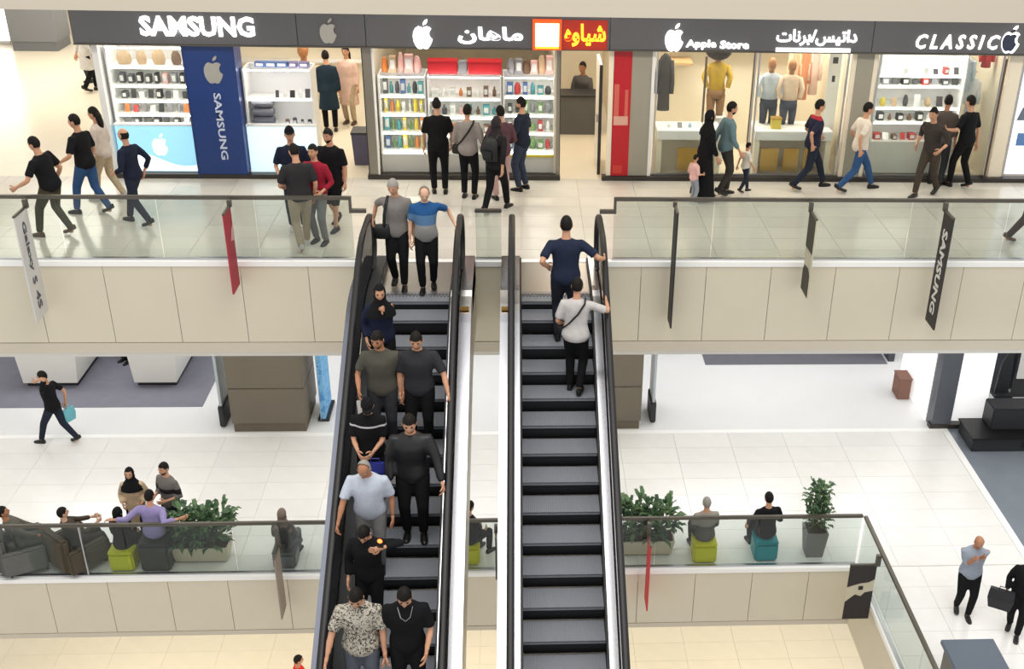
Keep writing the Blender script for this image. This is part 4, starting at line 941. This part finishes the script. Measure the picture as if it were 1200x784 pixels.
    if 'coat' in o:                                      # long coat, manteau or chador falling below the hips
        zb, wd = o['coat']; rs = []
        cx = (feet[0] + feet[1]) / 2
        for k in range(5):
            q = k / 4; c = sp(.1).lerp(Vector((cx.x, cx.y + .0, zb)), q)
            rs.append(ring(bm, c, rt * (.165 + (wd - .165) * q), f_ * (.125 + (wd * .8 - .125) * q), 16))
        skin_rings(bm, rs)
    bm = remeshed(bm, .024)
    gname = o.get('garment', 'shirt')
    obj(gname, bm, tm, t, smooth=True)
    # ---- trousers
    if legs is not None:
        bm = bmesh.new()
        rs = [ring(bm, sp(q), rt * a * B_, f_ * b * B_, 16) for q, a, b in ((-.1, .118, .098), (-.02, .17, .119), (.05, .168, .118), (.1, .155, .11))]
        skin_rings(bm, rs)
        lt = o.get('leglen', 1.)
        for i in (0, 1):
            pts = [hips[i] + u * .02, hips[i].lerp(kn[i], .25), kn[i]]; rad = [.098 * B_, .097 * B_, .075]
            if lt > .6: pts += [kn[i].lerp(an[i], .4), an[i].lerp(kn[i], max(0, (1 - lt)))]; rad += [.068, o.get('cuff', .058)]
            else: pts += [kn[i].lerp(an[i], .12)]; rad += [.08]
            tube(bm, pts, rad, 10)
        bm = remeshed(bm, .024)
        obj('trousers' if lt > .6 else 'shorts', bm, legs, t, smooth=True)
    # ---- shoes
    for i, sg in ((0, -1), (1, 1)):
        bm = bmesh.new(); rs = []
        a_ = an[i] - Vector((0, 0, .085)); tilt = R(28) if feet[i].z > .02 and feet[i].y < -.1 else 0
        for yy, hw, h in ((-.075, .02, .05), (-.06, .036, .085), (-.01, .04, .09), (.05, .045, .07), (.11, .046, .052), (.155, .036, .04), (.175, .014, .028)):
            c = a_ + Vector((sg * .01 * max(0, yy) * 8, yy, 0)); zz = (.13 - yy) * math.tan(tilt) - .02 * (tilt > 0) if tilt else 0
            rs.append([bm.verts.new(c + Vector((px * hw, 0, max(0, zz) + pz * h))) for px, pz in ((-1, 0), (1, 0), (1.02, .35), (.75, .8), (.3, 1), (-.3, 1), (-.75, .8), (-1.02, .35))])
        skin_rings(bm, rs); obj('shoe', bm, shoe, t, smooth=False)
    # ---- hair and head wear
    if hair:
        st, hm = hair; bm = bmesh.new()
        gh = head_verts(hc, rh, fh, uh, 1.07, face=False)
        gg = [[(v[0] + uh * (.012 if st != 'bald' else 0), v[1]) for v in row] for row in gh]
        if st == 'bald':
            shell(bm, head_verts(hc, rh, fh, uh, 1.04, face=False), lambda X, Y, Z: Y < .012 and -.06 < Z < .05)
        elif st in ('short', 'cap', 'long', 'balding'):
            shell(bm, gg, hairline if st != 'balding' else (lambda X, Y, Z: hairline(X, Y, Z) and not (Y > .0 and Z > .05)))
        if st == 'long':
            b0 = hc - fh * .06 + uh * .05
            tube(bm, [b0, hc - fh * .085 - uh * .05, hc - fh * .1 - uh * .17, hc - fh * .1 - Vector((0, 0, .33)), hc - fh * .09 - Vector((0, 0, .42))], [.06, .078, .075, .06, .015], 10, ref=rh, flat=.6)
        if st == 'hijab':
            shell(bm, head_verts(hc - fh * .006, rh, fh, uh, 1.14, face=False), lambda X, Y, Z: not (Y > .045 and abs(X) < .058 and -.09 < Z < .07))
            rs = []
            for q, a, b in ((0, .088, .098), (.07, .085, .09), (.13, .13, .105), (.21, .2, .14), (.30, .215, .15)):
                rs.append(ring(bm, hc - uh * .055 - (u * q) - fsh * .012, rsh * a, fsh * b, 14))
            skin_rings(bm, rs, caps=False)
            obj('headscarf', bm, hm, t, smooth=True)
        elif bm.verts: obj('hair', bm, hm, t, smooth=True)
        else: bm.free()
        if 'cap' in o:
            bm = bmesh.new(); gc = head_verts(hc + uh * .02, rh, fh, uh, 1.13, face=False)
            shell(bm, gc, lambda X, Y, Z: Z > .03)
            c = hc + fh * (.08 * o.get('visor', 1)) + uh * .055
            rs = [ring(bm, c + fh * q * o.get('visor', 1), rh * a, uh * .006, 8) for q, a in ((0, .07), (.05, .062), (.085, .03))]
            skin_rings(bm, rs); obj('cap', bm, o['cap'], t, smooth=True)
    info = dict(t=t, wr=[t.matrix_basis @ w_ for w_ in wr], sh=[t.matrix_basis @ w_ for w_ in sh], hp=t.matrix_basis @ hp, ch=t.matrix_basis @ sp(.35), f=f_, hc=t.matrix_basis @ hc)
    info['pt'] = lambda q, a, b: t.matrix_basis @ (sp(q) + rt * a + f_ * b)
    if key: PEOPLE[key] = info
    return info

# ---- upper walk, left
person('man in black tee and olive trousers leaning sideways at the far left railing', -7.55, 17.75, A, 75, 1.72, dict(feet=((-.1, .3, 0), (.1, -.16, .03)), hands=((-.42, .32, .95), (.3, .1, .88)), lean=8, side=-5), (BLACKC, .45), OLIVE, shoe=SHOEBR, build=1.12)
person('man in black tee and blue jeans walking left holding hands', -7.35, 18.8, A, 72, 1.76, WALK(1, .27), (BLACKC, .5), JEANS, hands=((-.36, .22, .98), (.26, .12, .84)), head=(10, 0), build=1.05)
person('woman with long dark hair and pale blouse walking beside the man in jeans', -7.28, 19.5, A, 80, 1.68, WALK(1, .22), (cloth((206, 192, 182)), .8, -.16), BEIGE, ('long', HAIR), shoe=SHOEW, female=1, hands=((-.26, .1, .84), (.24, .14, .86)))
person('bald man in dark navy jacket walking left near the light blue counter', -6.42, 18.3, A, 68, 1.68, WALK(-1, .28), (NAVY, .85, -.16), DJEANS, ('bald', HAIR), hands=((-.22, .2, .98), (.22, -.06, .9)))
person('man in black cap and dark navy tee behind the railing group', -3.75, 18.1, A, 190, 1.76, STAND, (NAVY, .5), DJEANS, ('cap', HAIR), cap=BLACKC, hands=((-.2, .22, 1.02), (.2, .22, 1.0)), shoe=SHOEW)
person('man in charcoal tee and beige trousers seen from behind at the railing', -3.5, 17.2, A, 20, 1.74, WALK(-1, .2), (cloth((48, 46, 48)), .5, -.14), cloth((176, 160, 136)), ('balding', HAIR), shoe=SHOEW, hands=((-.22, .26, 1.0), (.24, .06, .85)), build=1.08, head=(15, 10))
person('person in crimson jacket and grey trousers half hidden behind the man in beige trousers', -3.28, 17.5, A, 160, 1.66, STAND, (cloth((150, 34, 52)), .85), GREY, hands=((-.2, .2, 1.0), (.3, .2, 1.05)))
person('man in black tee and black shorts gesturing beside the escalator top', -3.12, 18.2, A, 155, 1.72, WALK(1, .16), (BLACKC, .5, -.12), BLACKC, leglen=.5, hands=((-.24, .02, .82), (.05, .42, 1.12)), build=1.12, beard=1)
person('person in black top beside the far hall column, mostly hidden', -10.35, 27.9, A, 70, 1.75, STAND, (BLACKC, .5), DGREY)
person('person in long pale coat and black trousers in the far hall', -10.1, 27.0, A, -60, 1.68, WALK(1, .15), (cloth((206, 202, 198)), .9, -.2), BLACKC, ('hijab', BLACKC), coat=(.55, .22), female=1, garment='coat')
person('woman in long dark teal coat inside the shop doorway', -4.06, 23.9, A, 10, 1.7, STAND, (cloth((34, 50, 64)), .9, -.2), BLACKC, ('short', HAIR), coat=(.5, .23), female=1, garment='coat')
person('woman in long pink coat with dark hair inside the shop doorway', -3.72, 24.5, A, 165, 1.68, STAND, (cloth((222, 190, 176)), .9, -.2), BEIGE, ('long', HAIR), coat=(.45, .24), female=1, garment='coat', shoe=SHOEBR)
# ---- upper walk, middle
person('man in black tee and black trousers facing the glass shop cabinets', -1.5, 19.95, A, 5, 1.76, STAND, (BLACKC, .5), BLACKC, hands=((-.26, .08, .84), (.24, .14, .86)), build=1.05)
person('man in grey shirt and black trousers with a shoulder strap at the cabinets', -.95, 19.7, A, -10, 1.72, STAND, (cloth((150, 142, 138)), .6), BLACKC, hands=((-.24, .16, .88), (.22, .2, .95)), key='strap1')
person('person in plum hoodie standing at the cabinets behind the black backpack', -.36, 19.62, A, 20, 1.72, STAND, (cloth((96, 66, 74)), .9), cloth((196, 160, 156)), hands=((-.2, .26, 1.05), (.2, .24, 1.0)))
person('person in dark clothes with a black backpack striding towards the escalators', -.45, 19.0, A, -28, 1.72, WALK(-1, .27), (cloth((34, 32, 36)), .85), BLACKC, ('hijab', cloth((52, 46, 50))), female=1, key='pack')
person('man in dark navy tee and jeans standing beside the shop door', .02, 20.15, A, 62, 1.74, STAND, (cloth((38, 44, 58)), .5), cloth((58, 66, 84)), hands=((-.2, .26, 1.02), (.22, .24, .98)), beard=1)
person('shopkeeper in grey seated behind the dark desk', 1.35, 24.5, A, 150, 1.72, SIT(.5), (cloth((84, 82, 82)), .6), BLACKC, skin=SKIN2)
# ---- upper walk, right
person('woman in full black chador walking with a small child', 3.33, 19.7, A, -75, 1.66, WALK(1, .16), (BLACKC, .9, -.2), BLACKC, ('hijab', BLACKC), coat=(.08, .3), female=1, garment='chador', hands=((-.22, .1, .8), (.2, .2, .8)))
person('toddler in pink top and grey trousers held by the woman in black', 3.12, 19.45, A, -60, .92, STAND, (cloth((222, 178, 172)), .6), cloth((150, 156, 166)), shoe=SHOEW, hands=((-.2, .12, .9), (.28, .16, 1.1)))
person('man in grey teal shirt and dark trousers beside the woman in chador', 3.74, 19.9, A, -80, 1.76, WALK(1, .1), (cloth((104, 128, 134)), .8, -.14), cloth((60, 56, 54)), beard=1)
person('small boy in white tee and dark trousers walking ahead of his parents', 4.17, 20.08, A, -70, .96, WALK(1, .2), (cloth((226, 220, 210)), .5), cloth((44, 48, 62)), shoe=SHOEB)
person('man in navy and red sports top striding right in dark jeans', 5.45, 20.3, A, -80, 1.76, WALK(1, .34), (bands('navy_red_top', [(0, (40, 42, 62)), (1.36, (168, 40, 56))]), .5), DJEANS, hands=((-.24, .2, .95), (.22, -.1, .9)))
person('man in white tee and blue jeans striding right past the pillar', 6.33, 20.2, A, -80, 1.76, WALK(1, .38), (cloth((226, 214, 200)), .5), JEANS, hands=((-.24, .1, .86), (.26, -.12, .86)))
person('man in dark grey shirt and brown trousers leaning forward at the last window', 7.62, 19.95, A, 130, 1.74, WALK(-1, .24), (cloth((62, 56, 54)), .7), cloth((70, 62, 54)), lean=14, hands=((-.3, .25, 1.0), (.28, .1, .95)))
person('man in black tee and black trousers in front of the last window', 8.42, 20.4, A, 30, 1.78, WALK(1, .16), (BLACKC, .5), BLACKC, hands=((-.34, .22, 1.12), (.27, -.04, .82)))
person('person in grey half hidden behind the man in black at the last window', 8.02, 20.6, A, -30, 1.74, STAND, (cloth((86, 78, 74)), .7), DGREY, skin=SKIN2)
person('walker in dark trousers cut off by the right edge behind the railing', 8.62, 17.5, A, -85, 1.74, WALK(-1, .36), (DGREY, .6), cloth((58, 44, 40)), shoe=SHOEBR)
# ---- people on the escalators
def on(k, dy=.19): return (Y0 - .375 * k + dy, step_top(k))
def rail(y, off=.99): return A - (15.1 - y) * TAN + off
person('man in grey tee and black trousers with a shoulder bag at the escalator top', -1.83, 15.72, A, 178, 1.74, WALK(1, .1), (cloth((128, 124, 120)), .45), BLACKC, ('short', GREYHAIR), hr=(-2.2, 15.95, A + .98), hands=((-.26, .1, .82), (.3, .1, .95)), head=(-10, 15), key='bag1', curl=(25, 45))
person('elderly man in blue and grey tee and black trousers at the escalator top', -1.4, 15.62, A, 182, 1.68, WALK(-1, .08), (bands('blue_grey_tee', [(0, (150, 150, 148)), (1.12, (86, 120, 156)), (1.28, (40, 86, 138))]), .45), BLACKC, ('balding', GREYHAIR), skin=SKIN3, hl=(-.98, 15.75, A + .98), hands=((-.28, .1, .95), (.25, .06, .8)), head=(5, 20), belly=.06, curl=(45, 25))
y_, z_ = on(2); person('woman in black headscarf and navy top raising a hand to her face', -1.9, y_, z_, 190, 1.68, STAND, (cloth((30, 36, 58)), .9), BLACKC, ('hijab', BLACKC), female=1, hands=((.0, .16, 1.42), (.22, .1, .9)), pole=[(-1, .2, -.6), (.5, -1, -.3)], head=(0, 12))
y_, z_ = on(4); person('man in olive grey tee holding a paper on the escalator', -1.84, y_, z_, 180, 1.8, STAND, (cloth((82, 80, 72)), .45), DGREY, hands=((-.27, .06, .86), (.26, .26, .98)), key='paper', head=(-15, 14), build=1.08, beard=1, skin=SKIN2)
y_, z_ = on(4); person('stocky man in charcoal shirt beside the man in olive grey tee', -1.36, y_, z_, 180, 1.8, STAND, (cloth((50, 50, 54)), .5), BLACKC, hl=(-.96, y_ - .25, rail(y_ - .25)), hands=((-.3, .2, 1.), (.24, .04, .8)), build=1.12, head=(0, 18), beard=1)
y_, z_ = on(6); person('young person in black cap and black printed tee holding a blue bag', -1.94, y_, z_, 178, 1.7, STAND, (bands('black_printed_tee', [(0, (22, 22, 25)), (1.30, (190, 190, 192)), (1.325, (22, 22, 25))]), .5), BLACKC, ('cap', HAIR), cap=BLACKC, hands=((-.08, .3, 1.04), (.1, .3, 1.04)), head=(10, 25), key='blue', flare=.06)
y_, z_ = on(7); person('bearded man in black jacket holding the inner handrail', -1.38, y_, z_, 182, 1.88, STAND, (mat('black_leather', (22, 22, 25), .45, bump=.3, nscale=9), .95, -.16), BLACKC, hl=(-.97, y_ - .3, rail(y_ - .3)), hands=((-.3, .2, 1.), (.26, .14, .86)), build=1.1, beard=1, head=(0, 16), garment='jacket', curl=(45, 22))
y_, z_ = on(8); person('grey haired man in pale blue shirt leaning on the outer handrail', -1.88, y_, z_, 178, 1.76, STAND, (cloth((190, 198, 212)), .5), GREY, ('balding', GREYHAIR), skin=SKIN2, hr=(-2.24, y_ - .35, rail(y_ - .35)), hands=((-.28, .08, .84), (.3, .2, 1.)), belly=.05, build=1.1, head=(-5, 24), lean=8, curl=(20, 45))
y_, z_ = on(10, .26); person('person in black hooded top holding up a glowing phone', -1.84, y_, z_, 172, 1.7, STAND, (BLACKC, .9), BLACKC, hands=((-.24, .24, 1.5), (.24, .12, .88)), head=(0, 34), key='phone', pole=[(-1, -.3, -.8), (.5, -1, -.3)], garment='hooded_top')
y_, z_ = on(12); person('man in black and white patterned shirt low on the escalator', -1.86, y_, z_, 180, 1.86, STAND, (voro('patterned_shirt', (190, 184, 170), (70, 66, 60), 19.), .5), cloth((92, 98, 108)), hr=(-2.24, y_ - .35, rail(y_ - .35)), hands=((-.26, .12, .84), (.3, .2, 1.)), head=(0, 26), build=1.08, beard=1, flare=.05)
y_, z_ = on(12); person('man in black tee with thin necklace low on the escalator', -1.33, y_, z_, 184, 1.86, STAND, (BLACKC, .5), BLACKC, hands=((-.2, .24, .94), (.24, .1, .86)), head=(0, 26), build=1.08, key='neck')
person('man in navy tee standing hand on hip at the top of the ascending escalator', .62, on(0)[0], on(0)[1] + .02, 0, 1.88, STAND, (cloth((36, 44, 64)), .45), cloth((40, 44, 56)), hands=((-.24, .0, 1.06), (.3, .2, 1.0)), hr=(1.17, on(0)[0] + .18, rail(on(0)[0] + .18)), pole=[(-1, -.3, .1), (.5, -1, -.3)], build=1.08, palm0=(1, 0, 0))
y_, z_ = on(2); person('person in pale grey shirt with black strap reaching for the handrail', .74, y_, z_, -12, 1.72, WALK(1, .08), (cloth((196, 192, 190)), .5, -.14), BLACKC, hr=(1.17, y_ + .3, rail(y_ + .3)), hands=((-.2, .2, .95), (.3, .2, 1.)), key='strap2', flare=.05)
# ---- lower walk
person('man in black tee hand at his mouth walking with a teal bag', -9.6, 20.55, B, 78, 1.74, WALK(1, .36), (BLACKC, .45), DJEANS, hands=((-.06, .2, 1.48), (.26, -.12, .84)), key='teal', pole=[(-1, .3, -.8), (.5, -1, -.3)], head=(10, 6))
person('person in dark trousers between the two white kiosks, mostly hidden by the balcony', -9.35, 24.15, B, 150, 1.74, STAND, (BLACKC, .5), BLACKC)
person('woman in beige coat and black scarf standing beyond the lower railing', -6.9, 17.05, B, 185, 1.64, STAND, (cloth((192, 170, 140)), .9, -.16), BLACKC, ('hijab', BLACKC), female=1, coat=(.5, .22), garment='coat', hands=((-.16, .2, 1.05), (.16, .2, 1.05)))
person('man in grey striped tee standing beyond the lower railing', -6.28, 17.05, B, 150, 1.74, STAND, (bands('grey_striped_tee', [(0, (112, 108, 104)), (1.16, (34, 34, 36)), (1.26, (112, 108, 104))]), .7), DJEANS, hands=((-.14, .22, 1.1), (.14, .24, 1.08)), beard=1)
person('man in lilac shirt seated with arms spread along the lower railing', -6.42, 16.45, B, -8, 1.76, SIT(.6, .5), (cloth((150, 140, 186)), .85), cloth((34, 38, 38)), hl=(-7.05, 16.3, B + 1.06), hr=(-5.88, 16.26, B + 1.1), hands=((-.5, -.2, 1.1), (.5, -.2, 1.1)), build=1.1)
person('woman in black seated beside the lilac man at the lower railing', -7.0, 16.42, B, -20, 1.58, SIT(.42, .42), (BLACKC, .9), BLACKC, ('hijab', BLACKC), female=1, coat=(.3, .28), garment='chador')
person('person in grey green jacket slouched on a grey armchair at far left', -8.72, 16.5, B, -65, 1.7, SIT(.42, .5), (cloth((98, 96, 88)), .9), cloth((84, 84, 80)), lean=-18, head=(0, -5), skin=SKIN2)
person('person in dark brown clothes slouched on a taupe armchair at far left', -7.82, 16.55, B, -50, 1.62, SIT(.4, .5), (cloth((74, 66, 56)), .9), cloth((62, 56, 46)), lean=-14, hands=((-.1, .4, .8), (.2, .36, .85)), skin=SKIN3)
person('person in brown headscarf sitting with back to the lower railing', -4.2, 16.42, B, -8, 1.56, SIT(.36, .4), (cloth((96, 92, 94)), .9), cloth((100, 104, 112)), ('hijab', cloth((132, 116, 106))), female=1, coat=(.25, .24), garment='coat', key='pack2')
person('person in black sitting on a lime stool between the escalators', -.95, 16.42, B, -40, 1.64, SIT(.42, .42), (BLACKC, .85), BLACKC)
person('grey haired man in grey pullover sitting on a lime stool', 3.28, 16.42, B, 8, 1.66, SIT(.42, .42), (bands('grey_two_tone', [(0, (96, 92, 86)), (.78, (150, 144, 134))]), .8), DGREY, ('short', GREYHAIR), build=1.08)
person('man in black top sitting on a teal stool with a jacket on his arm', 4.4, 16.45, B, 10, 1.74, SIT(.43, .42), (BLACKC, .6), DGREY, hands=((-.34, .1, .62), (.2, .3, .66)), build=1.05)
o = PEOPLE
person('bald man in blue grey shirt and black trousers walking on the side walkway', 7.5, 14.75, B, 172, 1.72, WALK(1, .1), (cloth((150, 158, 172)), .6), BLACKC, ('bald', GREYHAIR), skin=SKIN2, hands=((-.07, .2, 1.38), (.08, .22, 1.33)), pole=[(-1, .2, -.4), (1, .2, -.4)], build=1.08, head=(0, 18))
person('person in black coat with a dark bag cut off at the right edge', 8.2, 14.25, B, 150, 1.68, WALK(1, .12), (BLACKC, .9, -.18), BLACKC, ('short', HAIR), hands=((-.2, .2, 1.1), (.24, .14, .9)), female=1, key='edgebag')
person('person in red top on the bottom floor beside the escalator', -4.72, 18.3, C_, -70, 1.72, STAND, (cloth((214, 44, 40)), .5), DJEANS)
me_ = _tmp.data; bpy.data.objects.remove(_tmp); bpy.data.meshes.remove(me_)

# ---- things carried
BLEATHER = mat('black_bag_fabric', (26, 26, 28), .6)
def strap(bm, pts, wd=.03):
    tube(bm, pts, wd * .5, 6, flat=.35)
def backpack(label, p, m, face, s=1.):
    t = thing('backpack', label, 'backpack', p, face, None, s)
    bm = bmesh.new(); rs = []
    for z, hx, hy in ((-.2, .1, .04), (-.19, .14, .07), (-.05, .155, .085), (.1, .15, .075), (.19, .11, .05), (.215, .06, .03)):
        rs.append(ring(bm, (0, -hy, z), (hx, 0, 0), (0, hy, 0), 12))
    skin_rings(bm, rs); obj('body', bm, m, t, smooth=True)
    obj('pocket', bx(-.1, .1, -.19, -.15, -.15, .02, bev=.02), m, t)
    for sg in (-1, 1):
        bm = bmesh.new(); strap(bm, [(sg * .09, -.02, .19), (sg * .1, .06, .24), (sg * .11, .16, .2)], .05); obj('strap', bm, m, t)
    return t
q = PEOPLE['pack']; backpack('black backpack on the person striding towards the escalators', q['pt'](.28, 0, -.13), BLEATHER, -28)
q = PEOPLE['pack2']; backpack('black backpack on the person in brown headscarf', q['pt'](.26, .06, -.13), BLEATHER, -8, .95)
def satchel(label, p, face, key=None, sh=None, m=BLEATHER, s=1., front=1):
    t = thing('shoulder_bag', label, 'bag', p, face, None, s)
    bm = bmesh.new(); rs = [ring(bm, (0, 0, z), (hx, 0, 0), (0, hy, 0), 10) for z, hx, hy in ((-.12, .1, .03), (-.1, .13, .05), (.04, .125, .05), (.1, .1, .03))]
    skin_rings(bm, rs); obj('body', bm, m, t, smooth=True)
    if sh:
        inv = (Matrix.Translation(p) @ Matrix.Rotation(R(face), 4, 'Z') @ Matrix.Scale(s, 4)).inverted()
        bm = bmesh.new(); strap(bm, [inv @ Vector(v) for v in sh], .045); obj('strap', bm, m, t)
    return t
q = PEOPLE['bag1']; P_ = q['pt']
satchel('black shoulder bag at the hip of the man in grey tee', P_(.02, .2, .1), 178, sh=[P_(.08, .17, .13), P_(.3, .15, .15), P_(.46, .12, .12), P_(.535, .1, .0), P_(.46, .12, -.13)])
q = PEOPLE['strap1']; P_ = q['pt']
satchel('black crossbody bag of the man in grey shirt at the cabinets', P_(.0, -.2, .02), -10, s=.8, sh=[P_(.08, -.185, -.05), P_(.2, -.08, -.135), P_(.36, .04, -.15), P_(.5, .12, -.1), P_(.545, .12, .0)])
q = PEOPLE['strap2']; P_ = q['pt']
satchel('small black crossbody bag of the person in pale grey shirt', P_(.02, -.2, .06), -12, s=.7, sh=[P_(.08, -.19, -.04), P_(.2, -.08, -.145), P_(.36, .05, -.16), P_(.5, .13, -.11), P_(.55, .12, .0)])
def carrier(label, p, face, c, w=.26, h=.32, d=.09, name='carrier_bag'):
    t = thing(name, label, 'bag', p, face)
    m = mat('bag_%d_%d_%d' % c, c, .5)
    bm = bmesh.new(); rs = [[bm.verts.new(v) for v in ((-a, -b, z), (a, -b, z), (a, b, z), (-a, b, z))] for z, a, b in ((-h, w * .42, d * .5), (-h * .5, w * .52, d * .55), (-.03, w * .48, d * .25))]
    skin_rings(bm, rs); obj('body', bm, m, t)
    bm = bmesh.new(); tube(bm, [(-.06, 0, -.04), (-.05, 0, .03), (.05, 0, .03), (.06, 0, -.04)], .008, 6); obj('handle', bm, m, t)
    return t
q = PEOPLE['teal']; carrier('teal carrier bag hanging from the walking man in black tee', q['wr'][1] + Vector((.03, -.02, -.1)), 60, (110, 186, 200))
q = PEOPLE['blue']; carrier('royal blue bag held by the young person in black cap', (q['wr'][0] + q['wr'][1]) / 2 + Vector((.12, -.06, -.08)), 0, (38, 48, 132), .24, .3)
q = PEOPLE['edgebag']; carrier('large black handbag on the arm of the person at the right edge', q['wr'][1] + Vector((-.1, -.05, .12)), 150, (36, 36, 40), .4, .38, .14, 'handbag')
q = PEOPLE['paper']; t = thing('paper_sheet', 'white paper held by the man in olive grey tee', 'paper', q['wr'][1] + Vector((.02, -.07, -.14)), 10)
bm = bmesh.new(); prism(bm, [(-.05, .06), (.06, .08), (.07, -.2), (-.04, -.23)], 1, -.004, .004); obj('sheet', bm, M_WHITE, t)
q = PEOPLE['phone']; t = thing('mobile_phone', 'phone with glowing orange light held up on the escalator', 'phone', q['wr'][0] + Vector((0.0, -.03, .1)), 172)
obj('body', bx(-.037, .037, -.006, .006, -.07, .07, bev=.004), M_BLACK, t)
bm = bmesh.new(); ellipsoid(bm, (0, .012, .03), (.03, 0, 0), (0, .008, 0), (0, 0, .03), 10, 6); obj('light', bm, mat('orange_glow', (255, 96, 40), .4, emit=4), t)
q = PEOPLE['neck']; P_ = q['pt']
bm = bmesh.new(); tube(bm, [P_(.53, -.08, .06), P_(.44, -.05, .13), P_(.4, 0, .14), P_(.44, .05, .13), P_(.53, .08, .06)], .005, 6)
tag(obj('necklace', bm, M_STEEL), 'thin silver necklace on the man in black tee low on the escalator', 'necklace')
